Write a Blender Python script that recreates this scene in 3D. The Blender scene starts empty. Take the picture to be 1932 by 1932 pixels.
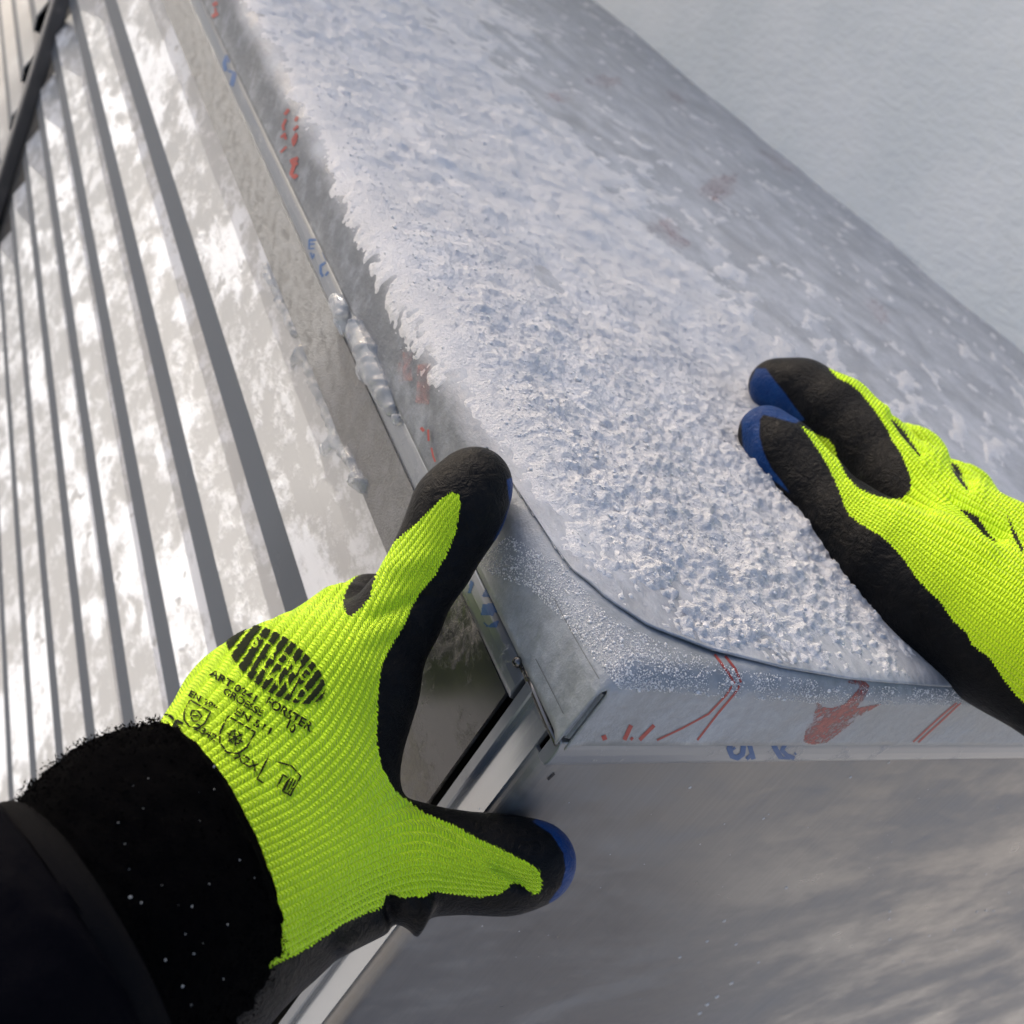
import bpy, bmesh, math
import numpy as np
from mathutils import Matrix, Vector
from mathutils.bvhtree import BVHTree
SC = bpy.context.scene
COL = SC.collection
rng = np.random.default_rng(7)

# ------------------------------------------------------------------ camera
# photo measured on a 1932 px square; f = 1938 px (about 53 degrees)
F, CX = 1938.0, 966.0
def nrm(v): return v / np.linalg.norm(v)
_A = nrm(np.array([-1066.0, 1966.0, -F])); _B = np.array([2713.0, -439.0, -F])
_B = nrm(_B - _A * (_A @ _B)); _U = np.cross(_B, _A)
R = np.array([_B, _A, _U])                       # camera axes -> world (x along front, y along side, z up)
def rays(p):
    p = np.atleast_2d(np.asarray(p, float))
    d = np.stack([p[:, 0] - CX, -(p[:, 1] - CX), np.full(len(p), -F)], 1)
    return d @ R.T
CAM = -rays((1060, 1403))[0] / F * 0.34
def atd(px, py, dep): return CAM + rays((px, py))[0] / F * dep
def on(px, py, ax, val):
    d = rays((px, py))[0]; return CAM + d * (val - CAM[ax]) / d[ax]
def proj(P):
    c = (np.asarray(P, float) - CAM) @ R
    return np.stack([CX + F * c[..., 0] / -c[..., 2], CX - F * c[..., 1] / -c[..., 2], -c[..., 2]], -1)
cam = bpy.data.cameras.new('camera'); cam.sensor_width = 36; cam.sensor_fit = 'HORIZONTAL'
cam.lens = 36 * F / (2 * CX); cam.clip_start = 0.01; cam.clip_end = 500
co = bpy.data.objects.new('camera', cam); COL.objects.link(co)
M4 = Matrix([[*R[i], CAM[i]] for i in range(3)] + [[0, 0, 0, 1]])
co.matrix_world = M4
cam.dof.use_dof = True; cam.dof.focus_distance = 0.37; cam.dof.aperture_fstop = 17
SC.camera = co

# ------------------------------------------------------------------ sky, sun, exposure
SUN = nrm(np.array([-0.125, 0.90, 0.43]))
w = bpy.data.worlds.new('World'); SC.world = w; w.use_nodes = True
nt = w.node_tree; bg = nt.nodes['Background']
sky = nt.nodes.new('ShaderNodeTexSky'); sky.sky_type = 'NISHITA'; sky.sun_disc = False
sky.sun_elevation = math.asin(SUN[2]); sky.sun_rotation = math.atan2(SUN[0], SUN[1])
sky.air_density = 0.6; sky.dust_density = 5.0; sky.ozone_density = 0.4
nt.links.new(sky.outputs[0], bg.inputs[0]); bg.inputs[1].default_value = 0.12
sl = bpy.data.lights.new('sun', 'SUN'); sl.energy = 3.0; sl.angle = math.radians(0.2); sl.color = (1, .955, .89)
so = bpy.data.objects.new('sun', sl); COL.objects.link(so)
so.rotation_euler = Vector(SUN).to_track_quat('Z', 'Y').to_euler()
SC.view_settings.view_transform = 'Standard'; SC.view_settings.look = 'None'
SC.view_settings.exposure = 1.75; SC.view_settings.gamma = 1
SC.view_settings.use_curve_mapping = False

# ------------------------------------------------------------------ shader helper
class V:
    def __init__(s, nt, sock): s.nt, s.s = nt, sock
    def _m(s, op, *a):
        n = s.nt.nodes.new('ShaderNodeMath'); n.operation = op
        for i, x in enumerate((s,) + a):
            if isinstance(x, V): s.nt.links.new(x.s, n.inputs[i])
            else: n.inputs[i].default_value = x
        return V(s.nt, n.outputs[0])
    def __add__(s, o): return s._m('ADD', o)
    def __sub__(s, o): return s._m('SUBTRACT', o)
    def __mul__(s, o): return s._m('MULTIPLY', o)
    def __truediv__(s, o): return s._m('DIVIDE', o)
    __radd__ = __add__; __rmul__ = __mul__
    def abs(s): return s._m('ABSOLUTE')
    def cos(s): return s._m('COSINE')
    def fract(s): return s._m('FRACT')
    def pow(s, e): return s._m('POWER', e)
    def max(s, o): return s._m('MAXIMUM', o)
    def min(s, o): return s._m('MINIMUM', o)
    def ss(s, a, b, lo=0.0, hi=1.0):
        n = s.nt.nodes.new('ShaderNodeMapRange'); n.interpolation_type = 'SMOOTHSTEP'
        s.nt.links.new(s.s, n.inputs[0])
        for i, x in enumerate((a, b, lo, hi)): n.inputs[i + 1].default_value = x
        return V(s.nt, n.outputs[0])
class Mat:
    def __init__(s, name):
        s.m = bpy.data.materials.new(name); s.m.use_nodes = True; s.nt = s.m.node_tree
        s.b = s.nt.nodes['Principled BSDF']; s.out = s.nt.nodes['Material Output']
    def coord(s, kind='Object', scale=(1, 1, 1), rot=(0, 0, 0)):
        t = s.nt.nodes.new('ShaderNodeTexCoord'); mp = s.nt.nodes.new('ShaderNodeMapping')
        mp.inputs['Scale'].default_value = scale; mp.inputs['Rotation'].default_value = rot
        s.nt.links.new(t.outputs[kind], mp.inputs[0]); return mp.outputs[0]
    def noise(s, scale, detail=4, rough=.55, dist=0, sc=(1, 1, 1), kind='Object', rot=(0, 0, 0)):
        n = s.nt.nodes.new('ShaderNodeTexNoise'); n.inputs['Scale'].default_value = scale
        n.inputs['Detail'].default_value = detail; n.inputs['Roughness'].default_value = rough
        n.inputs['Distortion'].default_value = dist
        s.nt.links.new(s.coord(kind, sc, rot), n.inputs['Vector']); return V(s.nt, n.outputs['Fac'])
    def voro(s, scale, sc=(1, 1, 1), feat='F1'):
        n = s.nt.nodes.new('ShaderNodeTexVoronoi'); n.feature = feat; n.inputs['Scale'].default_value = scale
        s.nt.links.new(s.coord('Object', sc), n.inputs['Vector']); return V(s.nt, n.outputs['Distance'])
    def attr(s, name):
        n = s.nt.nodes.new('ShaderNodeAttribute'); n.attribute_name = name; return n
    def mix(s, f, a, b):
        n = s.nt.nodes.new('ShaderNodeMix'); n.data_type = 'RGBA'
        if isinstance(f, V): s.nt.links.new(f.s, n.inputs[0])
        else: n.inputs[0].default_value = f
        for i, c in ((6, a), (7, b)):
            if isinstance(c, tuple): n.inputs[i].default_value = (*c, 1)
            else: s.nt.links.new(c, n.inputs[i])
        return n.outputs[2]
    def set(s, **k):
        names = dict(col='Base Color', rough='Roughness', metal='Metallic', spec='Specular IOR Level', alpha='Alpha',
                     trans='Transmission Weight', ior='IOR', sheen='Sheen Weight', sss='Subsurface Weight')
        for a, v in k.items():
            i = s.b.inputs[names[a]]
            if isinstance(v, V): s.nt.links.new(v.s, i)
            elif isinstance(v, tuple): i.default_value = (*v, 1)
            elif isinstance(v, (int, float)): i.default_value = v
            else: s.nt.links.new(v, i)
        return s
    def bump(s, h, dist, strength=1.0):
        n = s.nt.nodes.new('ShaderNodeBump'); n.inputs['Distance'].default_value = dist
        n.inputs['Strength'].default_value = strength
        s.nt.links.new(h.s, n.inputs['Height'])
        cur = s.b.inputs['Normal']
        if cur.is_linked: s.nt.links.new(cur.links[0].from_socket, n.inputs['Normal'])
        s.nt.links.new(n.outputs[0], cur); return s

# ------------------------------------------------------------------ object helpers
def empty(name, loc=(0, 0, 0)):
    o = bpy.data.objects.new(name, None); o.location = loc; o.empty_display_size = .05; COL.objects.link(o); return o
def tag(o, label=None, cat=None, group=None, kind=None):
    for k, v in (('label', label), ('category', cat), ('group', group), ('kind', kind)):
        if v: o[k] = v
    return o
def mesh_obj(name, verts, faces, mat, parent=None, smooth=False):
    me = bpy.data.meshes.new(name)
    me.from_pydata([tuple(map(float, v)) for v in verts], [], [tuple(map(int, f)) for f in faces]); me.update()
    return link(name, me, mat, parent, smooth)
def link(name, me, mat, parent=None, smooth=False):
    if smooth: me.polygons.foreach_set('use_smooth', [True] * len(me.polygons))
    me.materials.append(mat.m if isinstance(mat, Mat) else mat)
    o = bpy.data.objects.new(name, me); COL.objects.link(o)
    if parent:
        o.parent = parent; o.matrix_parent_inverse = Matrix.Translation(parent.location).inverted() if parent.parent is None else Matrix()
        if parent.parent is not None: o.matrix_parent_inverse = Matrix.Translation(parent.parent.location).inverted() if False else Matrix()
    return o
def box(name, lo, hi, mat, parent=None, bev=0.0):
    bm = bmesh.new(); bmesh.ops.create_cube(bm, size=1)
    for v in bm.verts:
        v.co = Vector([lo[i] + (v.co[i] + .5) * (hi[i] - lo[i]) for i in range(3)])
    if bev: bmesh.ops.bevel(bm, geom=bm.edges[:], offset=bev, segments=2, affect='EDGES')
    me = bpy.data.meshes.new(name); bm.to_mesh(me); bm.free(); return link(name, me, mat, parent)
def grid_faces(nu, nv, keep=None):
    i = np.arange(nu * nv).reshape(nu, nv)
    f = np.stack([i[:-1, :-1], i[1:, :-1], i[1:, 1:], i[:-1, 1:]], -1)
    if keep is not None: f = f[keep]
    return f.reshape(-1, 4)
def fast_mesh(name, verts, quads):
    verts = np.asarray(verts, np.float32); quads = np.asarray(quads, np.int32)
    used = np.zeros(len(verts), bool); used[quads.ravel()] = True
    idx = np.cumsum(used) - 1; verts = verts[used]; quads = idx[quads]
    k = quads.shape[1]; me = bpy.data.meshes.new(name); me.vertices.add(len(verts)); me.vertices.foreach_set('co', verts.ravel())
    me.loops.add(quads.size); me.loops.foreach_set('vertex_index', quads.ravel().astype(np.int32))
    me.polygons.add(len(quads)); me.polygons.foreach_set('loop_start', np.arange(0, quads.size, k, dtype=np.int32))
    me.update(calc_edges=True); me.validate(); return me
def extrude(name, prof, axis, a, b, mat, parent=None, smooth=False, closed=True):
    """profile of 2D points swept along world axis (0=x, 1=y, 2=z) from a to b; prof coords are the other two axes in order"""
    n = len(prof); vs = []
    for t in (a, b):
        for p in prof:
            q = list(p); q.insert(axis, t); vs.append(q)
    fs = [(i, (i + 1) % n, n + (i + 1) % n, n + i) for i in range(n if closed else n - 1)]
    if closed: fs += [tuple(range(n))[::-1], tuple(range(n, 2 * n))]
    return mesh_obj(name, vs, fs, mat, parent, smooth)
def sstep(a, b, x):
    t = np.clip((x - a) / (b - a), 0, 1); return t * t * (3 - 2 * t)
def hash2(ix, iy, seed):
    h = (ix.astype(np.int64) * 374761393 + iy.astype(np.int64) * 668265263 + seed * 974711) & 0x7fffffff
    h = ((h ^ (h >> 13)) * 1274126177) & 0x7fffffff
    return ((h ^ (h >> 16)) & 0xffff) / 65535.0
def vnoise(x, y, seed=0):
    ix = np.floor(x); iy = np.floor(y); fx = x - ix; fy = y - iy
    fx = fx * fx * fx * (fx * (fx * 6 - 15) + 10); fy = fy * fy * fy * (fy * (fy * 6 - 15) + 10)
    a = hash2(ix, iy, seed); b = hash2(ix + 1, iy, seed); c = hash2(ix, iy + 1, seed); d = hash2(ix + 1, iy + 1, seed)
    return (a * (1 - fx) + b * fx) * (1 - fy) + (c * (1 - fx) + d * fx) * fy
def fbm(x, y, oct=4, seed=0, gain=.5):
    s = 0; a = 1; t = 0
    for o in range(oct):
        s = s + a * vnoise(x * 2 ** o + 17.3 * o, y * 2 ** o - 9.1 * o, seed + o); t += a; a *= gain
    return s / t

# ------------------------------------------------------------------ materials
def metal_frost(name, base, frost, amount, scale=(1, 1, 1), metal=.55, rough=.38, brush=None, nscale=30, sharp=.12, fine=.5, bmp=.8, brc=.16):
    m = Mat(name)
    n1 = m.noise(nscale, 6, .62, .4, scale); n2 = m.noise(nscale * 9, 5, .7, 0, scale)
    f = (n1 * (1 - fine * .5) + n2 * fine * .5)
    msk = f.ss(1 - amount - sharp, 1 - amount + sharp)
    br = m.noise(1, 3, .6, 0, brush or (400, 12, 12))
    c = m.mix(msk, base, frost)
    c = m.mix(br * brc, c, (base[0] * .55, base[1] * .55, base[2] * .55))
    m.set(col=c, metal=msk.ss(0, 1, metal, .0), rough=msk.ss(0, 1, rough, .75), spec=.4)
    m.bump(msk * .6 + n2 * msk * .7, .0006, bmp); m.bump(br, .00008, .5)
    return m
m = M_SIDE = Mat('frosted_siding')
big = m.noise(10, 3, .5, .2, (1, .45, 1)); lace = m.noise(80, 6, .72, .15, (1, .6, 1)); mid = m.noise(28, 5, .62, .15, (1, .6, 1)); spot = m.noise(60, 2, .5, 0, (1, .7, 1)); br = m.noise(1, 3, .6, 0, (12, 8, 420))
sheet_ = (big * .45 + mid * .3 + lace * .25).ss(.485, .56); lc = (lace * .65 + mid * .35).ss(.47, .58)
f = (sheet_.max(lc * .62)) * (spot.ss(.70, .64))
c = m.mix(f, (.37, .366, .355), (.64, .64, .635)); c = m.mix(br * .22, c, (.24, .235, .23))
m.set(col=c, metal=f.ss(0, 1, .35, .05), rough=f.ss(0, 1, .40, .6), spec=.4)
m.bump(f * .5 + lace * f * .6, .0006, .7); m.bump(br, .0001, .5)
M_APRON = metal_frost('apron_shade_metal', (.135, .134, .13), (.235, .233, .228), .47, (1, .7, 1), .3, .42, (12, 12, 300), 120, .12, .9)  # darker base colour carries the shade band below the coping
M_SIDE2 = metal_frost('siding_shade_tone', (.24, .24, .24), (.40, .40, .40), .42, (1, .5, 1), .45, .4, (12, 12, 420), 20, .15)  # darker copy of the siding metal, shade held in its colour
M_SHADE_NOSE = metal_frost('groove_shade_metal', (.045, .056, .072), (.095, .108, .125), .30, (1, .4, 1), .15, .5, (12, 420, 420), 30, .1)  # much darker than the ribs: groove shade put into the colour
M_COP = metal_frost('coping_film', (.25, .26, .275), (.47, .48, .49), .53, (1, .55, 1), .25, .44, (380, 9, 9), 30, .16, .7)
_fa = V(M_COP.nt, M_COP.attr('frost').outputs['Fac']); _c = M_COP.b.inputs['Base Color'].links[0].from_socket
M_COP.set(col=M_COP.mix(_fa, M_COP.mix(M_COP.noise(60, 5, .65).ss(.45, .7), (.135, .145, .155), (.22, .235, .25)), _c))
M_CORN = metal_frost('corner_film', (.19, .208, .22), (.39, .41, .435), .44, (1, 1, 1), .30, .45, (300, 9, 9), 26, .26, .8)
M_STRIP = metal_frost('strip_metal', (.19, .205, .225), (.29, .305, .325), .33, (1, 1, 1), .55, .30, (14, 14, 300), 45, .12, .6)
M_PANEL = metal_frost('panel_metal', (.142, .138, .132), (.255, .253, .25), .46, (.8, 1, 1.8), .82, .24, (420, 10, 12), 7, .34, .6, .10, .45)
M_PLATE = metal_frost('plate_metal', (.075, .077, .082), (.17, .16, .148), .43, (1, 1, 1), .7, .3, (14, 14, 260), 28, .10, .5)
M_POST = metal_frost('post_metal', (.38, .40, .42), (.5, .51, .53), .28, (1, 1, .4), .75, .24, (12, 500, 12), 40, .12, .4)
M_DARK = Mat('gap_dark_and_scuff').set(col=(.012, .012, .013), rough=.8)  # black stands for the unlit gaps; also used for scuffs
M_EDGE = metal_frost('cut_metal_edge', (.10, .10, .10), (.5, .5, .48), .36, (1, 1, 1), .9, .25, (30, 30, 30), 220, .08)
M_BAR = metal_frost('bar_metal', (.06, .063, .07), (.12, .12, .125), .3, (1, 1, 1), .5, .4, None, 30, .2)
m = M_WALL = Mat('plaster')
n1 = m.noise(60, 5, .6, .5, (1, .6, 1.4)); n2 = m.noise(260, 4, .6); n3 = m.noise(6, 3, .5)
m.set(col=m.mix(n3.ss(.35, .7), (.62, .64, .62), (.68, .69, .665)), rough=.9, spec=.2)
m.bump(n1, .005, .6); m.bump(n2, .001, .4)
m = M_GND = Mat('frozen_ground')
m.set(col=m.mix(m.noise(.9, 6, .6).ss(.42, .60), (.36, .335, .305), (.36, .362, .362)), rough=.9)
m = M_SNOW = Mat('granular_snow')
n1 = m.noise(800, 4, .65, .0); n2 = m.noise(2000, 2, .6); n3 = m.noise(18, 4, .6)
m.set(col=m.mix(n3.ss(.4, .7), (.60, .592, .58), (.66, .652, .64)), rough=.6, spec=.3, sss=.0)
m.b.inputs['Subsurface Radius'].default_value = (1, 1, 1); m.b.inputs['Subsurface Scale'].default_value = .0022
m.bump(n1, .0018, .8); m.bump(n2, .0004, .6)
M_CRUMB = Mat('snow_crumb').set(col=(.62, .612, .60), rough=.5, spec=.35)
def print_mat(name, col, cover, scale=260, wear=.10):
    m = Mat(name); n = m.noise(scale, 5, .7, .4); n2 = m.noise(scale * .16, 3, .6)
    a = (n * .65 + n2 * .35).ss(1 - cover - wear, 1 - cover + wear)
    m.set(col=m.mix(n2, col, tuple(c * .75 + .02 for c in col)), rough=.5, alpha=a); return m
M_RED = print_mat('red_print', (.30, .022, .014), .66)
M_REDF = print_mat('red_print_under_frost', (.27, .05, .04), .51, 420, .12)
M_REDT = print_mat('red_print_under_snow', (.42, .15, .13), .36, 220, .22)
M_BLUE = print_mat('blue_print', (.005, .065, .20), .72)
m = M_ICE = Mat('ice')
n1 = m.noise(160, 4, .6)
m.set(col=(.80, .82, .83), rough=n1.ss(.3, .7, .03, .25), trans=.78, ior=1.31, spec=.5)
m.bump(n1, .0012, .6)
M_DROP = Mat('bead_glint_ice').set(col=(.75, .75, .74), rough=.06, trans=.35, ior=1.33)  # pale colour puts the sky glints into the frozen beads
M_FLEECE = Mat('black_fleece'); m = M_FLEECE
m.set(col=(.0018, .0018, .002), rough=1, spec=.015, sheen=.0); m.bump(m.noise(900, 4, .7), .002, .8)
M_NAVY = Mat('navy_fabric'); m = M_NAVY
m.set(col=(.0009, .001, .0022), rough=.9, spec=.04); m.bump(m.noise(30, 4, .6), .006, .5); m.bump(m.noise(1500, 2, .6), .0004, .4)
M_GREYBAND = Mat('charcoal_binding'); m = M_GREYBAND
m.set(col=(.0035, .0035, .004), rough=.9, spec=.04); m.bump(m.noise(1400, 2, .6), .0005, .5)
M_GRAIN = Mat('snow_grain').set(col=(.45, .45, .43), rough=.4)

# ------------------------------------------------------------------ setting
ZT, RL, RF = .0345, .011, .008        # coping top height, bend radii at the side and at the front
XW, YF, ZG = .98, 3.2, -2.4
g = 60
tag(mesh_obj('ground', [(-g, -g, ZG), (g, -g, ZG), (g, g, ZG), (-g, g, ZG)], [(0, 1, 2, 3)], M_GND), kind='structure')
house = tag(empty('house', (XW, 1, ZG)), 'pale rough plaster house wall rising behind the snowy coping', 'house')
box('plaster_wall', (XW, .25, ZG), (XW + .3, 10, 3.2), M_WALL, house)
# slab added overhead, out of frame, to shade the coping from the low sun; edge runs almost along the parapet
SLAB = 1.0
def edge_pt(y, z):
    t = (SLAB - z) / SUN[2]; return (SUN[0] * t, y + SUN[1] * t)
e1 = edge_pt(.72, -.003); e2 = edge_pt(.14, -.007)
def ex(y): return e1[0] + (e2[0] - e1[0]) * (y - e1[1]) / (e2[1] - e1[1])
ys = (1.95, 7.5)
pl = [(ex(ys[0]), ys[0]), (XW, ys[0]), (XW, ys[1]), (ex(ys[1]), ys[1])]
mesh_obj('added_shade_slab', [(*p, SLAB) for p in pl] + [(*p, SLAB + .2) for p in pl],
         [(3, 2, 1, 0), (4, 5, 6, 7)] + [(i, (i + 1) % 4, 4 + (i + 1) % 4, 4 + i) for i in range(4)], M_WALL, house)

# unseen pier added left of the frame to keep sun off glove and sleeve
box('added_shade_pier', (ex(2.2) - .50, 2.2, ZG), (ex(2.2) - .012, 2.45, SLAB + .25), M_WALL, house)

core = tag(box('parapet_wall', (.03, .03, ZG), (XW, YF, .018), M_DARK), 'black core of the parapet coloured for the darkness in the gaps of the siding', 'wall')

# corrugated siding on the side face
def siding(name, label, y0, y1, x0, z0, n, mat, pitch=.0838, group=None):
    root = tag(empty(name, (x0, y0, ZG)), label, 'siding')
    D, nose = .020, .026
    top = -.0150
    for i in range(n):
        nz = z0 + .0125 - pitch * i                    # upper edge of the nose of this rib
        xt = x0 + (D if i else .014)
        prof = [(xt, top), (x0, nz), (x0 + .0004, nz - .0012), (x0 + .003, nz), (xt + .003, top)]
        o = extrude('rib', prof, 1, y0, y1, mat, root)
        bv = o.modifiers.new('b', 'BEVEL'); bv.width = .0004; bv.segments = 2; bv.limit_method = 'ANGLE'; bv.angle_limit = .4
        extrude('rib_shade_nose', [(x0 + .0006, nz - .0012), (x0 + .0012, nz - nose), (x0 + D + .003, nz - nose + .001), (x0 + D + .003, nz - nose + .003), (x0 + .0030, nz - nose + .002), (x0 + .0028, nz - .0012)], 1, y0 + .001, y1 - .001, M_SHADE_NOSE, root)  # dark strip standing in for the shaded groove
        # back of the groove below this rib
        extrude('valley', [(x0 + D, nz - nose + .0005), (x0 + D, nz - nose - .007), (x0 + D + .002, nz - nose - .007), (x0 + D + .002, nz - nose + .0005)], 1, y0, y1, M_SHADE_NOSE, root)
        top = nz - nose - .006
    return root
siding('corrugated_siding', 'sunlit frosted metal siding with horizontal ribs below the coping', .080, 1.425, .002, -.131, 26, M_SIDE)
apr = tag(extrude('apron_flashing', [(-.0004, -.0140), (-.0012, -.0450), (.0004, -.0458), (.0016, -.0446), (.0016, -.0140)], 1, .0882, YF, M_APRON), 'grey flashing band with shade in its colour and ice along its lower edge under the coping', 'flashing')
siding('corrugated_siding', 'shaded ribbed metal siding beyond the dark vertical bar', 1.66, 3.1, .004, -.105, 26, M_SIDE2)
pa, pb = on(102, 0, 0, -.012), on(-8, 355, 0, -.012)
dirb = nrm(pb - pa); pa = pa - dirb * .36; pb = pb + dirb * 1.7
wv = np.array([0, .030, 0]); tv = np.array([.02, 0, 0])
vs = [pa, pa + wv, pa + wv + tv, pa + tv, pb, pb + wv, pb + wv + tv, pb + tv]
bar = tag(mesh_obj('flashing_bar', vs, [(3, 2, 1, 0), (4, 5, 6, 7)] + [(i, (i + 1) % 4, 4 + (i + 1) % 4, 4 + i) for i in range(4)], M_BAR),
          'dark metal bar standing upright between the two ribbed sidings', 'flashing')
bv = bar.modifiers.new('b', 'BEVEL'); bv.width = .003; bv.segments = 3

# corner cladding ------------------------------------------------
panel = empty('cladding_panel', (.0, .003, ZG)); tag(panel, 'grey brushed metal panel on the front face under the coping', 'panel')
arc = [(.002 + .005 - .005 * math.cos(a), .003 + .005 - .005 * math.sin(a)) for a in np.linspace(0, math.pi / 2, 8)]
prof = [(.002, .0110)] + arc + [(1.3, .003), (1.3, .0048), (.0072, .0048), (.0038, .008), (.0038, .011)]
extrude('sheet', prof, 2, ZG, -.0138, M_PANEL, panel, False)
post = empty('corner_trim', (0, .02, ZG)); tag(post, 'narrow folded metal trim running down the building corner', 'trim')
extrude('flange', [(.0010, .0094), (.0010, .0224), (.003, .0224), (.003, .0094)], 2, ZG, -.004, M_POST, post)
extrude('hem', [(-.0012, .0220), (-.0018, .0226), (-.0018, .0268), (-.0012, .0274), (.003, .0274), (.003, .0220)], 2, ZG, -.0005, M_STRIP, post)
plate = tag(box('side_plate', (.0, .0330, ZG), (.0018, .0880, -.0138), M_PLATE, None, .0004), 'dark flat metal plate beside the corner trim, behind the fingers', 'plate')

# strips below the coping with blue lettering
def strip_prof(o): return [(o + .0030, -.0146), (o + .0010, -.0138), (o + .0002, -.0115), (o, -.0075), (o + .0003, -.0040), (o + .0012, -.0016), (o + .0035, -.0006), (o + .006, -.0006), (o + .006, -.0146)]
fstrip = tag(extrude('edge_strip', strip_prof(.0006), 0, .0015, 1.3, M_STRIP, None, False), 'pale metal strip with blue letters under the front edge of the coping', 'strip')
lstrip = tag(extrude('edge_strip', strip_prof(-.0008), 1, .0305, YF, M_STRIP, None, False), 'pale metal strip with blue letters under the side edge of the coping', 'strip')
for o in (fstrip, lstrip):
    bv = o.modifiers.new('b', 'BEVEL'); bv.width = .0006; bv.segments = 2; bv.limit_method = 'ANGLE'; bv.angle_limit = .15

# coping -----------------------------------------------------------
def bend(a, r):
    a = np.asarray(a, float); th = np.clip(-a / r, 0, math.pi / 2); q = math.pi * r / 2
    lat = np.where(a >= 0, r + a, np.where(a > -q, r - r * np.sin(th), 0))
    drop = np.where(a >= 0, 0, np.where(a > -q, r - r * np.cos(th), r + (-a - q)))
    nl = np.where(a >= 0, 0, np.where(a > -q, -np.sin(th), -1)); nu = np.where(a >= 0, 1, np.where(a > -q, np.cos(th), 0))
    return lat, drop, nl, nu
def fascia_a(z, r): return -(math.pi * r / 2) - (ZT - r - z)      # path coordinate of height z on the fascia
coping = tag(empty('metal_coping', (.02, .02, 0)), 'frosted sheet metal coping with red printed film, turning the corner', 'coping')
def spaced(lo, hi, d0, gr):
    out = [lo]; d = d0
    while out[-1] < hi: out.append(out[-1] + d); d *= gr
    return np.array(out)
# corner sheet: side fascia, narrow top, front fascia
ca = np.concatenate([np.linspace(fascia_a(.0005, RL), -math.pi * RL / 2, 10)[:-1], np.linspace(-math.pi * RL / 2, 0, 9), spaced(.003, 1.3, .004, 1.05)])
cb = np.concatenate([np.linspace(fascia_a(.0, RF), -math.pi * RF / 2, 10)[:-1], np.linspace(-math.pi * RF / 2, 0, 9), np.linspace(.004, .12, 24)])
Aa, Bb = np.meshgrid(ca, cb, indexing='ij')
la, da, _, _ = bend(Aa, RL); lb, db, _, _ = bend(Bb, RF)
X, Y = la, lb
wob = (fbm(X * 30, Y * 30 + 3, 3, 5) - .5) * .0012
Z = ZT - np.maximum(da, 0) - db + wob * (Aa > 0) * (Bb > 0)
both = np.minimum(da, db)
Z = Z + both * .45
# open mitre: each fascia ends a little before the corner, more at the bottom
gapd = sstep(.004, .034, da) ; Y = np.where((lb < .004) & (da > .006), Y + .0002 + .0006 * gapd, Y)
gapf = sstep(.004, .034, db) ; X = np.where((la < .004) & (db > .006), X + .0002 + .0004 * gapf, X)
keep = ~((da[:-1, :-1] > .006) & (db[:-1, :-1] > .006))
Vc = np.stack([X, Y, Z], -1).reshape(-1, 3)
corner = link('corner_sheet', fast_mesh('corner_sheet', Vc, grid_faces(*X.shape, keep)), M_CORN, coping, True)
sd = corner.modifiers.new('s', 'SOLIDIFY'); sd.thickness = .0009; sd.offset = -1 if False else 1
# curved free edge of the main sheet
cx = np.array([-.060, -.0088, -.0074, -.0064, -.0055, -.0042, .0027, .0151, .0392, .0729, .1106, .1636, .2266, .5, 1.4])
cy = np.array([.122, .118, .098, .078, .060, .0473, .0333, .0218, .0126, .0064, .0040, .0034, .0037, .0045, .006])
def edge_y(lat, a): return np.interp(a, cx, cy)
LIFT = .0009
ma = np.concatenate([np.linspace(fascia_a(.0, RL), -math.pi * RL / 2, 12)[:-1], np.linspace(-math.pi * RL / 2, 0, 40), spaced(.002, XW - RL - .001, .003, 1.03)])
ma[-1] = XW - RL - .0005
mv = np.concatenate([[0, .0008, .002], spaced(.004, YF, .003, 1.04)])
Aa, Vv = np.meshgrid(ma, mv, indexing='ij')
ey = edge_y(None, Aa); Yv = ey + Vv * (YF - ey) / mv[-1]
la, da, nl, nu = bend(Aa, RL)
def sheet_lift(a, y):
    d = y - edge_y(None, a)
    bul = (fbm(a * 9 + 4, y * 7, 3, 11) - .5) * .006 * sstep(0, .05, a) * sstep(.0, .08, d)
    return (LIFT * sstep(-.03, .01, a) * (1 - .75 * sstep(.05, .14, a)) + .0006) + .0012 * sstep(0, .03, d) * sstep(-.01, .02, a) + bul
Lf = sheet_lift(Aa, Yv)
_, dbm, _, _ = bend(Yv - RF, RF)
Vm = np.stack([la + nl * Lf, Yv, ZT - da - dbm + nu * Lf], -1).reshape(-1, 3)
tm = fast_mesh('top_sheet', Vm, grid_faces(*Aa.shape)); tm.attributes.new('frost', 'FLOAT', 'POINT').data.foreach_set('value', sstep(-.022, -.002, Aa + .004 * (fbm(Aa * 90, Yv * 90, 3, 19) - .5) * 4).ravel().astype(np.float32))
top = link('top_sheet', tm, M_COP, coping, True)
sd = top.modifiers.new('s', 'SOLIDIFY'); sd.thickness = .0009; sd.offset = 1
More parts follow.
